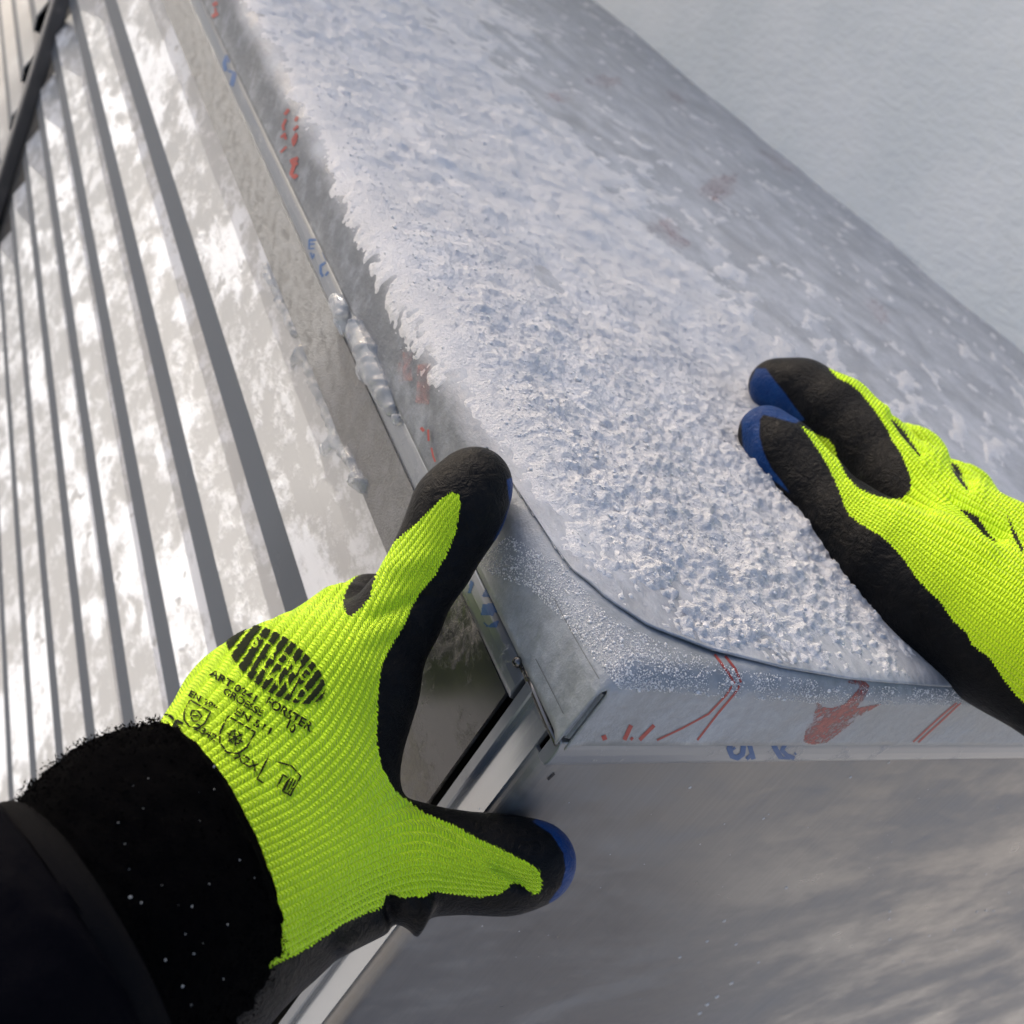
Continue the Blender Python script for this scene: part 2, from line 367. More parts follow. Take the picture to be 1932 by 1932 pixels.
# dark cut edges and bead at the open corner
def tube(name, pts, r, mat, parent=None, seg=8):
    bm = bmesh.new(); rings = []
    pts = [np.array(p, float) for p in pts]
    rr = r if hasattr(r, '__len__') else [r] * len(pts)
    for i, p in enumerate(pts):
        t = nrm(pts[min(i + 1, len(pts) - 1)] - pts[max(i - 1, 0)])
        u = np.cross(t, [0.3, .2, .9]); u = nrm(u); v = np.cross(t, u)
        rings.append([bm.verts.new(p + rr[i] * (math.cos(k * 2 * math.pi / seg) * u + math.sin(k * 2 * math.pi / seg) * v)) for k in range(seg)])
    for a, b in zip(rings[:-1], rings[1:]):
        for k in range(seg): bm.faces.new((a[k], a[(k + 1) % seg], b[(k + 1) % seg], b[k]))
    bm.faces.new(rings[0][::-1]); bm.faces.new(rings[-1])
    me = bpy.data.meshes.new(name); bm.normal_update(); bm.to_mesh(me); bm.free(); return link(name, me, mat, parent, True)
tube('drip_hem', [(.0002, .0355, -.0006), (.0000, .022, -.0010), (.0004, .010, -.0022), (.0008, .0042, -.0026), (.0014, .0020, -.0036)], [.0016, .0016, .0015, .0013, .0011], M_EDGE, coping)
tube('drip_hem', [(.0012, .0030, ZT - .0090), (.0010, .0034, .016), (.0016, .0042, .003), (.0022, .0046, -.001)], [.0009, .0010, .0012, .0012], M_EDGE, coping)
def ball(name, c, r, mat, parent=None, sc=(1, 1, 1), seg=14):
    bm = bmesh.new(); bmesh.ops.create_uvsphere(bm, u_segments=seg, v_segments=seg // 2 + 1, radius=r)
    for v in bm.verts: v.co = Vector([v.co[i] * sc[i] + c[i] for i in range(3)])
    me = bpy.data.meshes.new(name); bm.to_mesh(me); bm.free(); return link(name, me, mat, parent, True)
box('corner_tab', (.0006, .0006, .0006), (.020, .020, ZT - .0090), M_CORN, coping, .0012)
ball('rivet', (-.0012, .0362, -.0010), .0021, M_EDGE, coping)

# ------------------------------------------------------------------ snow on the coping (uncountable grains: stuff)
sa = np.concatenate([np.linspace(fascia_a(.002, RL), 0, 75)[:-1], spaced(0, XW - RL - .002, .00068, 1.0030)])
sy = spaced(.0035, 2.6, .00068, 1.0031)
Aa, Yv = np.meshgrid(sa, sy, indexing='ij')
la, da, nl, nu = bend(Aa, RL)
bpx = [(880, 0), (900, 80), (990, 200), (1250, 470), (1450, 650), (1640, 830), (1750, 1000), (1800, 1150)]
bw = np.array([on(*p, 2, ZT + .004) for p in bpx]); o_ = np.argsort(bw[:, 1])
xb = np.interp(Yv, bw[o_, 1], bw[o_, 0])
ln_ = Aa + RL                                  # path length, so that the grain does not stretch over the bend
ns = fbm(ln_ * 22, Yv * 22, 4, 21)
edge = (xb - la) / (.05 + .12 * Yv) + (ns - .5) * 2.2
dense = sstep(-1.1, 1.1, edge)
dfront = Yv - edge_y(None, Aa)
dense = dense * sstep(.0, .05, dfront + (ns - .5) * .05)
# how far the snow reaches down over the side bend
reach = np.interp(Yv, [.0, .10, .14, .20, .28, .40, .55, .8, 3], [.001, .003, .012, .015, .012, .006, .002, .001, .001])
down = sstep(-.009, .006, reach - da + (fbm(ln_ * 90, Yv * 90, 4, 31, .65) - .5) * .014)
spc = np.maximum(np.gradient(sa)[:, None], np.gradient(sy)[None, :])
def lim(f): return sstep(.85, .40, f * spc)                 # fade out detail the local grid cannot carry
lump = (fbm(ln_ * 30, Yv * 30, 2, 41) - .5) * lim(30) + .30 * (vnoise(ln_ * 85, Yv * 85, 45) - .5) * lim(85) + .22 * (vnoise(ln_ * 150, Yv * 150, 47) - .5) * lim(150)
gran = (vnoise(ln_ * 260, Yv * 260, 51) - .5) * .45 * lim(260) + (vnoise(ln_ * 400, Yv * 400, 57) - .5) * 1.0 * lim(400) + (vnoise(ln_ * 560, Yv * 560, 58) - .5) * .8 * sstep(.8, .4, 560 * spc)
gra2 = np.abs(vnoise(ln_ * 120 + 7, Yv * 120, 61) - .5) * lim(120)
streak = fbm(ln_ * 26 + Yv * 14, Yv * 60 - la * 50, 2, 71) - .5
T = dense * (.0038 + .0062 * lump + .0020 * gran - .0006 * gra2) + (1 - dense) * (-.0003 + .0046 * streak + .0034 * gran * (1 - .5 * sstep(.2, .6, la)) - .0005 * sstep(.2, .6, la))
T = np.maximum(T, (dense - .5) * .0034 + .0016 * gran)
# thin spots where the printed film shows
for (px, py, rad) in [(1370, 350, .045), (1150, 155, .09), (1040, 190, .06), (1655, 585, .05), (1290, 180, .08), (1480, 300, .09), (1030, 530, .022), (1270, 440, .035), (1740, 460, .06)]:
    q = on(px, py, 2, ZT + .003); r2 = np.hypot(la - q[0], (Yv - q[1]) * .8) / rad
    T -= .0042 * np.exp(-r2 ** 2 * 1.6) * (1 + 1.2 * (ns - .5))
q = on(790, 700, 0, .0)
T -= .0012 * np.exp(-(((Aa + .012) / .016) ** 2 + ((Yv - q[1]) / .035) ** 2))
thin = .22 + .78 * sstep(-.010, .030, Aa + (ns - .5) * .02)
T = np.where(T > 0, T * thin, T) - .0012 * sstep(.008, -.012, Aa) * (ns > -1) * (.5 + gran)
T = np.where(down < .999, T * down - .0016 * (1 - down), T)
T = np.where(dfront < .0015, -.004, T)
fade = sstep(.0, .004, dfront)
Lf = sheet_lift(Aa, Yv) + .0009 + np.clip(T * fade - .0004 * (1 - fade), -.0025, .02)
# undercut-looking grain shift sideways for a crumbly relief
jx = (vnoise(la * 240 + 90, Yv * 240, 81) - .5) * .0008 * dense * lim(240); jy = (vnoise(la * 240, Yv * 240 + 90, 91) - .5) * .0008 * dense * lim(240)
_, dbm, _, _ = bend(Yv - RF, RF)
Vs = np.stack([la + nl * Lf + jx, Yv + jy, ZT - da - dbm + nu * Lf], -1).reshape(-1, 3)
vis = T > -.0016
kp = vis[:-1, :-1] | vis[1:, :-1] | vis[:-1, 1:] | vis[1:, 1:]
tag(link('snow', fast_mesh('snow', Vs, grid_faces(*Aa.shape, kp)), M_SNOW, None, True),
    'thin crust of granular snow lying on the coping', 'snow', kind='stuff')

ico = bmesh.new(); bmesh.ops.create_icosphere(ico, subdivisions=1, radius=1)
iv = np.array([v.co[:] for v in ico.verts]); it = np.array([[v.index for v in f.verts] for f in ico.faces]); ico.free()
NC = 330000
cyv = .004 + .16 * ((rng.random(NC) * ((1 + 1.6 / .16) ** -.6 - 1) + 1) ** (-1 / .6) - 1)
cav = -.028 + .15 * ((rng.random(NC) * ((1 + .85 / .15) ** -.5 - 1) + 1) ** (-1 / .5) - 1)
i0 = np.clip(np.searchsorted(sa, cav), 1, len(sa) - 1); j0 = np.clip(np.searchsorted(sy, cyv), 1, len(sy) - 1)
tt = T[i0, j0]; pk = (tt > -.0010 + .0016 * rng.random(NC)) & (rng.random(NC) < .10 + .55 * sstep(.1, .6, dense[i0, j0]) * sstep(.0002, .002, tt)) & (dfront[i0, j0] > .004)
pk &= ~((cyv > 1.1) | (cav > .75))
i0, j0 = i0[pk], j0[pk]; i0 = i0[:30000]; j0 = j0[:30000]; nC = len(i0)
Pc = Vs.reshape(*Aa.shape, 3)[i0, j0] + rng.normal(0, .0003, (nC, 3)) - np.array([0, 0, .0001])
rc = rng.lognormal(math.log(.00036), .40, nC) * (1 + .5 * np.clip(sy[j0], 0, 1))
cr = iv[None] * (1 + rng.normal(0, .09, (nC, len(iv), 1))) * rc[:, None, None] * rng.uniform(.75, 1.3, (nC, 1, 3)) * np.array([1, 1, .5])
Pc[:, 2] -= rc * .12
cr = cr + Pc[:, None]
ft = (it[None] + (np.arange(nC) * len(iv))[:, None, None]).reshape(-1, 3)
tag(link('snow_crumbs', fast_mesh('snow_crumbs', cr.reshape(-1, 3), ft), M_CRUMB, None, False), 'loose granular snow crumbs scattered over the coping', 'snow', kind='stuff')
# ------------------------------------------------------------------ printed marks laid on surfaces
DG = bpy.context.evaluated_depsgraph_get()
def bvh_of(objs):
    vs, fs = [], []
    for o in objs:
        me = o.evaluated_get(DG).to_mesh(); k = len(vs)
        mw = o.matrix_world
        vs += [mw @ v.co for v in me.vertices]; fs += [[k + i for i in p.vertices] for p in me.polygons]
    return BVHTree.FromPolygons(vs, fs)
bpy.context.view_layer.update(); DG = bpy.context.evaluated_depsgraph_get()
def cast(bvh, px, py, off):
    d = Vector(rays((px, py))[0]).normalized(); h = bvh.ray_cast(Vector(CAM), d)
    if h[0] is None: return None
    n = h[1] if h[1].dot(d) < 0 else -h[1]
    return h[0] + n * off
def ribbon_pts(pts, wd, step=3.0):
    pts = np.array(pts, float); out = [pts[0]]
    for a, b in zip(pts[:-1], pts[1:]):
        k = max(1, int(np.linalg.norm(b - a) / step)); out += [a + (b - a) * (i + 1) / k for i in range(k)]
    out = np.array(out); t = np.gradient(out, axis=0); t /= np.linalg.norm(t, axis=1, keepdims=True) + 1e-9
    n = np.stack([-t[:, 1], t[:, 0]], 1); return out + n * wd / 2, out - n * wd / 2
def poly_sd(P, pts):
    """signed distance in px of points to polygon, positive inside"""
    P = np.asarray(P, float); best = np.full(len(pts), 1e9); ins = np.zeros(len(pts), bool)
    j = len(P) - 1
    for i in range(len(P)):
        a, b = P[j], P[i]; ab = b - a; t = np.clip(((pts - a) @ ab) / (ab @ ab), 0, 1)
        best = np.minimum(best, np.hypot(*(pts - a - t[:, None] * ab).T))
        cr = ((P[i][1] > pts[:, 1]) != (P[j][1] > pts[:, 1])) & (pts[:, 0] < (P[j][0] - P[i][0]) * (pts[:, 1] - P[i][1]) / (P[j][1] - P[i][1] + 1e-12) + P[i][0])
        ins ^= cr; j = i
    return np.where(ins, best, -best)
def put_marks(name, bvh, ribbons, polys, mat, parent, off=.00014, label=None):
    outs = []
    def finish(vs, fs):
        if fs:
            o = mesh_obj(name, vs, fs, mat, parent); outs.append(o)
            if label: o['label'] = label
    def ok(f, vs): return min(f) >= 0 and max((vs[i] - vs[f[0]]).length for i in f) < .05
    for pts, wd in ribbons:
        vs, fs = [], []
        def add(p):
            h = cast(bvh, p[0], p[1], off)
            if h is None: return -1
            vs.append(h); return len(vs) - 1
        L, Rr = ribbon_pts(pts, wd); Mi = (L + Rr) / 2
        rows = [[add(l), add(c), add(r)] for l, c, r in zip(L, Mi, Rr)]
        for a, b in zip(rows[:-1], rows[1:]):
            for k in range(2):
                f = (a[k], a[k + 1], b[k + 1], b[k])
                if ok(f, vs): fs.append(f)
        finish(vs, fs)
    for poly in polys:
        vs, fs = [], []
        P = np.array(poly, float); lo, hi = P.min(0), P.max(0); st = 1.6
        gx, gy = np.arange(lo[0], hi[0], st), np.arange(lo[1], hi[1], st); ids = {}
        for i, x in enumerate(gx):
            for j, y in enumerate(gy):
                if inpoly(P, x + st / 2, y + st / 2):
                    f = []
                    for di, dj in ((0, 0), (1, 0), (1, 1), (0, 1)):
                        kk = (i + di, j + dj)
                        if kk not in ids:
                            h = cast(bvh, lo[0] + kk[0] * st, lo[1] + kk[1] * st, off)
                            ids[kk] = -1 if h is None else len(vs)
                            if h is not None: vs.append(h)
                        f.append(ids[kk])
                    if ok(f, vs): fs.append(f)
        finish(vs, fs)
    return outs
def inpoly(P, x, y):
    c = False; j = len(P) - 1
    for i in range(len(P)):
        if (P[i][1] > y) != (P[j][1] > y) and x < (P[j][0] - P[i][0]) * (y - P[i][1]) / (P[j][1] - P[i][1]) + P[i][0]: c = not c
        j = i
    return c
def T_(pts, ox, oy, s): return [(ox + x * s, oy + y * s) for x, y in pts]
BC = bvh_of([corner, top]); BS = bvh_of([fstrip]); BL = bvh_of([lstrip, plate])
BP = bvh_of([o for o in panel.children])
for pts, wd in (([(1033, 1470), (1040, 1464), (1046, 1458)], 4), ([(1108, 1408), (1120, 1400)], 1.5), ([(1330, 1437), (1345, 1436)], 1.5), ([(1075, 1440), (1085, 1424)], 1.2)):
    put_marks('scuff', BP, [(pts, wd)], [], M_DARK, panel, .0003)
a_ = (1117, 1207.5, .4219)
def tr(pts): return T_(pts, *a_)
put_marks('red_outline', BC, [(tr([(290, 447), (400, 395), (520, 330), (600, 245), (625, 205)]), 3.6), (tr([(470, 447), (560, 330), (640, 235), (660, 200)]), 4),
    (tr([(548, 65), (610, 150), (640, 200)]), 4.5), (tr([(595, 72), (640, 130), (665, 190)]), 4.5),
    (tr([(174, 380), (144, 446)]), 8), (tr([(277, 380), (212, 446)]), 7), (tr([(50, 425), (58, 446)]), 9), (tr([(182, 434), (172, 446)]), 5),
    (tr([(1435, 455), (1560, 340), (1630, 280)]), 3.4), (tr([(1458, 457), (1580, 345), (1648, 280)]), 3.4), (tr([(1620, 218), (1650, 220)]), 5)], [], M_RED, coping, label='red lines printed on the film of the front edge')
put_marks('red_star', BC, [], [tr([(945, 455), (960, 375), (985, 370), (1005, 275), (1035, 300), (1070, 305), (1130, 285), (1180, 230), (1195, 205), (1140, 190), (1150, 178), (1215, 182), (1240, 205), (1215, 265), (1180, 305), (1290, 285), (1200, 340), (1080, 435), (1045, 460), (985, 466)])], M_REDF, coping, label='faded red star shape printed on the front edge')
put_marks('blue_lettering', BS, [(tr([(622, 458), (612, 485), (625, 518), (650, 526), (672, 510), (676, 480), (672, 458)]), 10), (tr([(700, 457), (722, 532)]), 9), (tr([(720, 505), (690, 532)]), 7), (tr([(612, 500), (640, 480)]), 5)], [], M_BLUE, fstrip)
put_marks('blue_lettering', BS, [(tr([(806, 457), (822, 490), (845, 526)]), 10), (tr([(868, 458), (848, 492), (872, 515), (905, 528)]), 8), (tr([(840, 526), (885, 528)]), 5), (tr([(905, 510), (912, 505)]), 5)], [], M_BLUE, fstrip)
b_ = (498, 173.6, .1953)
def tb(pts): return T_(pts, *b_)
put_marks('blue_lettering', BL, [(tb([(440, 1425), (437, 1520)]), 3.5), (tb([(435, 1432), (550, 1425)]), 5), (tb([(440, 1470), (495, 1468)]), 3), (tb([(440, 1515), (490, 1512)]), 3),
    (tb([(452, 1550), (470, 1612), (488, 1565)]), 3.5), (tb([(575, 1545), (610, 1620), (660, 1670)]), 6.5), (tb([(600, 1645), (548, 1680), (550, 1745), (572, 1785)]), 5), (tb([(625, 1738), (595, 1775)]), 4)], [], M_BLUE, lstrip)
c_ = (362, 0, .1562)
def tc(pts): return T_(pts, *c_)
put_marks('blue_lettering', BL, [(tc([(430, 665), (392, 770), (410, 860)]), 7), (tc([(445, 690), (450, 760)]), 5), (tc([(525, 870), (500, 960), (478, 1040)]), 9), (tc([(440, 860), (540, 880)]), 4)], [], M_BLUE, lstrip)
put_marks('red_lettering', BC, [(tb([(245, 170), (205, 220)]), 6), (tb([(218, 262), (188, 330), (200, 372)]), 5), (tb([(215, 400), (170, 440)]), 5), (tb([(205, 410), (216, 460)]), 5), (tb([(224, 530), (165, 585)]), 4),
    (tb([(328, 240), (308, 285)]), 6), (tb([(335, 330), (290, 370)]), 5), (tb([(322, 400), (282, 460), (287, 518), (310, 480), (325, 415)]), 4.5),
    (tb([(335, 640), (268, 665), (290, 700), (332, 685)]), 7), (tb([(300, 700), (268, 790), (298, 828), (326, 800)]), 7)], [], M_RED, coping, .0004)
put_marks('red_lettering', BC, [(tc([(310, 30), (260, 70)]), 7), (tc([(320, 160), (250, 205)]), 7), (tc([(290, 100), (290, 150)]), 4)], [], M_RED, coping, .0004)
d_ = (830, 1018.8, .2344)
def td(pts): return T_(pts, *d_)
put_marks('blue_lettering', BL, [], [td([(390, 350), (445, 470), (340, 455)]), td([(345, 515), (460, 510), (505, 580), (440, 585), (430, 610), (330, 605)]), td([(345, 655), (395, 690), (440, 655), (478, 650), (460, 705), (380, 700)]), td([(250, 320), (275, 350), (250, 430), (225, 430)])], M_BLUE, lstrip)
M_FOLD = print_mat('film_fold', (.13, .14, .145), .60, 500, .15)
for pts in ([(920, 470), (1090, 790), (1285, 1120)], [(775, 955), (880, 1160), (1000, 1400)]):
    put_marks('film_fold', BC, [(td(pts), 1.6)], [], M_FOLD, coping, .0003)
e_ = (513, 513, .1953)
def te(pts): return T_(pts, *e_)
for pts, wd in [([(1330, 780), (1310, 900), (1320, 1060)], 26), ([(1480, 900), (1500, 1100), (1480, 1280)], 26)]:
    put_marks('red_lettering', BC, [(te(pts), wd)], [], M_REDT, coping, .0016)
put_marks('red_lettering', BC, [(te([(1470, 1510), (1500, 1545)]), 6), (te([(1540, 1530), (1545, 1640)]), 4), (te([(1572, 1705), (1590, 1790), (1610, 1840)]), 3.5)], [], M_RED, coping, .0016)
for pts, wd in [([(1320, 385), (1345, 340), (1400, 330)], 30), ([(1335, 370), (1370, 385), (1390, 350)], 20), ([(1110, 150), (1180, 160)], 22), ([(1030, 180), (1075, 190)], 18), ([(1255, 170), (1290, 195)], 14),
                ([(1640, 570), (1670, 610)], 22), ([(1440, 290), (1500, 330)], 12), ([(1230, 420), (1290, 460)], 40), ([(1745, 470), (1770, 500)], 10)]:
    mm = np.mean(pts, 0); dd = np.array(pts[-1], float) - pts[0]; ll = np.linalg.norm(dd); dd /= ll; nn_ = np.array([-dd[1], dd[0]]); th_ = np.linspace(0, 2 * math.pi, 26)[:-1]
    rr_ = rng.uniform(.45, 1.15, 25)
    put_marks('red_smudge', BC, [], [[tuple(mm + dd * math.cos(t) * q * (ll / 2 + 6) + nn_ * math.sin(t) * q * wd * .62) for t, q in zip(th_, rr_)]], M_REDT, coping, .0011)

zone = np.array([(960, 1010), (1060, 1065), (1150, 1165), (1260, 1217), (1400, 1264), (1600, 1292), (1900, 1305), (1900, 1330), (1600, 1330), (1400, 1318), (1170, 1300), (1130, 1255), (1060, 1170), (1000, 1110), (930, 1085), (900, 1060)], float)
pp, rr_c = [], []
xx, yy = rng.uniform(900, 1900, 60000), rng.uniform(1005, 1330, 60000)
okz = (poly_sd(zone, np.stack([xx, yy], 1)) > 0) & (rng.random(60000) < fbm(xx / 30., yy / 30., 3, 77) * 1.6 - .35 + .3 * (xx < 1250))
for x, y in zip(xx[okz][:11000], yy[okz][:11000]):
    hq = cast(BC, x, y, .0001)
    if hq is not None: pp.append(tuple(hq)); rr_c.append(rng.lognormal(math.log(.00019), .4))
pp = np.array(pp); cr = iv[None] * (1 + rng.normal(0, .16, (len(pp), len(iv), 1))) * np.array(rr_c)[:, None, None] * rng.uniform(.6, 1.3, (len(pp), 1, 3)) + pp[:, None]
tag(link('frost_crumbs', fast_mesh('frost_crumbs', cr.reshape(-1, 3), (it[None] + (np.arange(len(pp)) * len(iv))[:, None, None]).reshape(-1, 3)), M_CRUMB, None, True), 'fine frost grains along the bent front corner of the coping', 'frost', kind='stuff')
# ------------------------------------------------------------------ implicit surfaces -> mesh (surface nets)
def smin(a, b, k):
    h = np.clip(.5 + .5 * (b - a) / k, 0, 1); return b + (a - b) * h - k * h * (1 - h)
def cone(P, a, b, r1, r2):
    ab = (b - a).astype(np.float32); t = np.clip(((P - a.astype(np.float32)) @ ab) / float(ab @ ab), 0, 1)
    d = P - a.astype(np.float32) - t[..., None] * ab
    return np.sqrt((d * d).sum(-1)) - (r1 + (r2 - r1) * t)
def surface_nets(fn, lo, hi, h):
    n = np.ceil((np.array(hi) - lo) / h).astype(int) + 1
    ax = [np.float32(lo[i]) + np.arange(n[i], dtype=np.float32) * np.float32(h) for i in range(3)]
    st = 5; nc = -(-n // st) + 1
    cx_ = [np.float32(lo[i]) + np.arange(nc[i], dtype=np.float32) * np.float32(h * st) for i in range(3)]
    Dc = fn(np.stack(np.meshgrid(*cx_, indexing='ij'), -1))
    D = np.repeat(np.repeat(np.repeat(np.where(Dc < 0, -1, 1).astype(np.float32), st, 0), st, 1), st, 2)
    sh0 = st // 2; D = D[:n[0], :n[1], :n[2]].copy()
    near = np.repeat(np.repeat(np.repeat(np.abs(Dc) < h * st * 2.2, st, 0), st, 1), st, 2)[:n[0], :n[1], :n[2]]
    ii = np.argwhere(near)
    for c0 in range(0, len(ii), 400000):
        q = ii[c0:c0 + 400000]; P = np.stack([ax[k][q[:, k]] for k in range(3)], -1); D[q[:, 0], q[:, 1], q[:, 2]] = fn(P)
    S = D < 0
    sh = n - 1
    def sl(o): return tuple(slice(o[i], o[i] + sh[i]) for i in range(3))
    cs = [(i, j, k) for i in (0, 1) for j in (0, 1) for k in (0, 1)]
    sm = np.zeros(sh, np.int8)
    for c in cs: sm += S[sl(c)]
    act = (sm > 0) & (sm < 8); idx = -np.ones(sh, np.int64); ijk = np.argwhere(act); idx[act] = np.arange(len(ijk))
    dv = {c: D[ijk[:, 0] + c[0], ijk[:, 1] + c[1], ijk[:, 2] + c[2]] for c in cs}
    acc = np.zeros((len(ijk), 3)); cnt = np.zeros(len(ijk))
    for c in cs:
        for axi in range(3):
            if c[axi]: continue
            c2 = list(c); c2[axi] = 1; d1, d2 = dv[c], dv[tuple(c2)]; x = (d1 < 0) != (d2 < 0)
            t = np.where(x, d1 / np.where(x, d1 - d2, 1), 0)
            for q in range(3): acc[:, q] += np.where(x, c[q] + (t if q == axi else 0), 0)
            cnt += x
    verts = (ijk + acc / cnt[:, None]) * h + np.array(lo)
    quads = []
    for axi in range(3):
        b, c = [(1, 2), (2, 0), (0, 1)][axi]
        s0 = [slice(None)] * 3; s1 = [slice(None)] * 3
        s0[axi] = slice(0, n[axi] - 1); s1[axi] = slice(1, n[axi])
        x = S[tuple(s0)] != S[tuple(s1)]; pos = np.argwhere(x)
        pos = pos[(pos[:, b] > 0) & (pos[:, c] > 0) & (pos[:, b] < sh[b]) & (pos[:, c] < sh[c])]
        def at(db, dc):
            q = pos.copy(); q[:, b] -= db; q[:, c] -= dc; return idx[q[:, 0], q[:, 1], q[:, 2]]
        f = np.stack([at(1, 1), at(0, 1), at(0, 0), at(1, 0)], 1)
        inside = S[tuple(s0)][tuple(pos.T)] if len(pos) else np.zeros(0, bool)
        f[~inside] = f[~inside][:, ::-1]; quads.append(f)
    q = np.concatenate(quads); q = q[(q >= 0).all(1)]
    return verts, q
def J(px, py, dep, r): return (atd(px, py, dep), r)
def chain_fn(chains, kin, kout):
    prims = [[(a[0], b[0], a[1], b[1]) for a, b in zip(ch[:-1], ch[1:])] for ch in chains]
    def fn(P):
        D = None
        for ch in prims:
            d = None
            for (a, b, r1, r2) in ch:
                e = cone(P, a, b, r1, r2); d = e if d is None else smin(d, e, kin)
            D = d if D is None else smin(D, d, kout)
        return D
    return fn
def bounds(chains, pad=.004):
    P = np.array([j[0] for c in chains for j in c]); r = np.array([j[1] for c in chains for j in c])[:, None]
    return (P - r).min(0) - pad, (P + r).max(0) + pad
def lap(verts, quads, it, f=.5):
    e = np.concatenate([quads[:, [0, 1]], quads[:, [1, 2]], quads[:, [2, 3]], quads[:, [3, 0]]]); e = np.concatenate([e, e[:, ::-1]])
    n = np.bincount(e[:, 0], minlength=len(verts))[:, None]
    for _ in range(it):
        s = np.stack([np.bincount(e[:, 0], verts[e[:, 1], q], len(verts)) for q in range(3)], 1)
        verts = verts + f * (s / np.maximum(n, 1) - verts)
    return verts
class TPS:
    def __init__(s, pts, val, lam=.5):
        pts = np.array(pts, float) / 1000; s.p = pts; n = len(pts); K = s.k(pts) + lam * 1e-4 * np.eye(n)
        Q = np.c_[np.ones(n), pts]; A = np.block([[K, Q], [Q.T, np.zeros((3, 3))]])
        s.w = np.linalg.solve(A, np.r_[val, 0, 0, 0])
    def k(s, x):
        r2 = ((x[:, None] - s.p[None]) ** 2).sum(-1); return np.where(r2 > 0, r2 * np.log(r2 + 1e-20), 0)
    def __call__(s, x):
        x = np.asarray(x, float) / 1000; return s.k(x) @ s.w[:-3] + s.w[-3] + x @ s.w[-2:]
def flow(lines):
    """lines: (u, v0, [points]) stream lines of the knit; returns u(x), v(x) fields"""
    pu, uu, vv = [], [], []
    for u, v0, L in lines:
        L = np.array(L, float); d = np.r_[0, np.cumsum(np.linalg.norm(np.diff(L, axis=0), axis=1))]
        m = max(3, int(d[-1] / 60)); s = np.linspace(0, d[-1], m)
        for t in s:
            pu.append((np.interp(t, d, L[:, 0]), np.interp(t, d, L[:, 1]))); uu.append(u); vv.append(v0 + t)
    return TPS(pu, np.array(uu, float), 20), TPS(pu, np.array(vv, float), 20)

WALE, COURSE = 14.5, 7.2
def knit_mat(name, yel, chev=.8, wb=.25):
    m = Mat(name)
    uv = m.attr('knit'); sx = m.nt.nodes.new('ShaderNodeSeparateXYZ'); m.nt.links.new(uv.outputs['Vector'], sx.inputs[0])
    u, v = V(m.nt, sx.outputs[0]), V(m.nt, sx.outputs[1])
    sy_ = V(m.nt, m.attr('sd_yellow').outputs['Fac']); sb_ = V(m.nt, m.attr('sd_blue').outputs['Fac'])
    wob = m.noise(160, 2, .5)
    a = (u + wob * wb).fract() - .5
    aa = a.abs()
    ridge = (1 - (aa * 2).pow(2.2)) if False else ((aa * 2).pow(2.2) * -1 + 1)
    st = ((v + aa * chev + wob * wb * 2) * 6.28318).cos()
    h = ridge * (st * .44 + .56)
    hole = aa.ss(.32, .5) * (st.ss(.2, -.9) * .75 + .25)
    fz = m.noise(2600, 3, .7)
    jit = (m.noise(900, 2, .6) - .5) * 9.0
    edge = (sy_ + jit + st * 1.2).ss(-1.0, 1.0)           # 1 = knit, 0 = coating
    blu = (sb_ + jit * .3).ss(-1.5, 1.5)
    yc = m.mix(hole * .6, yel, (yel[0] * .34, yel[1] * .36, yel[2] * .5))  # recess shade between the stitches painted as darker yellow
    yc = m.mix(fz * .18, yc, (min(1, yel[0] * 1.15), min(1, yel[1] * 1.05), yel[2] + .03))
    wr = m.noise(210, 5, .65, 1.6); w2 = m.noise(70, 3, .6)
    kc = m.mix(w2.ss(.4, .7), (.0018, .0021, .0027), (.0034, .0037, .0044))
    bc = m.mix(w2.ss(.4, .7), (.005, .034, .13), (.007, .046, .165))
    coat = m.mix(blu, kc, bc)
    m.set(col=m.mix(edge, coat, yc), rough=edge.ss(0, 1, .40, .85), spec=edge.ss(0, 1, .10, .12), sheen=edge * .12)
    hk = h * edge
    m.bump(hk, .0015, 1.0)
    inv = edge * -1 + 1
    m.bump(wr * inv, .0016, .75); m.bump(m.noise(1300, 2, .6) * inv, .0003, .5); m.bump(fz * edge, .0003, .5)
    return m
M_KNIT = knit_mat('neon_knit', (.63, .965, .012))
M_KNIT2 = knit_mat('neon_knit_far', (.66, .985, .005), .4, .1)

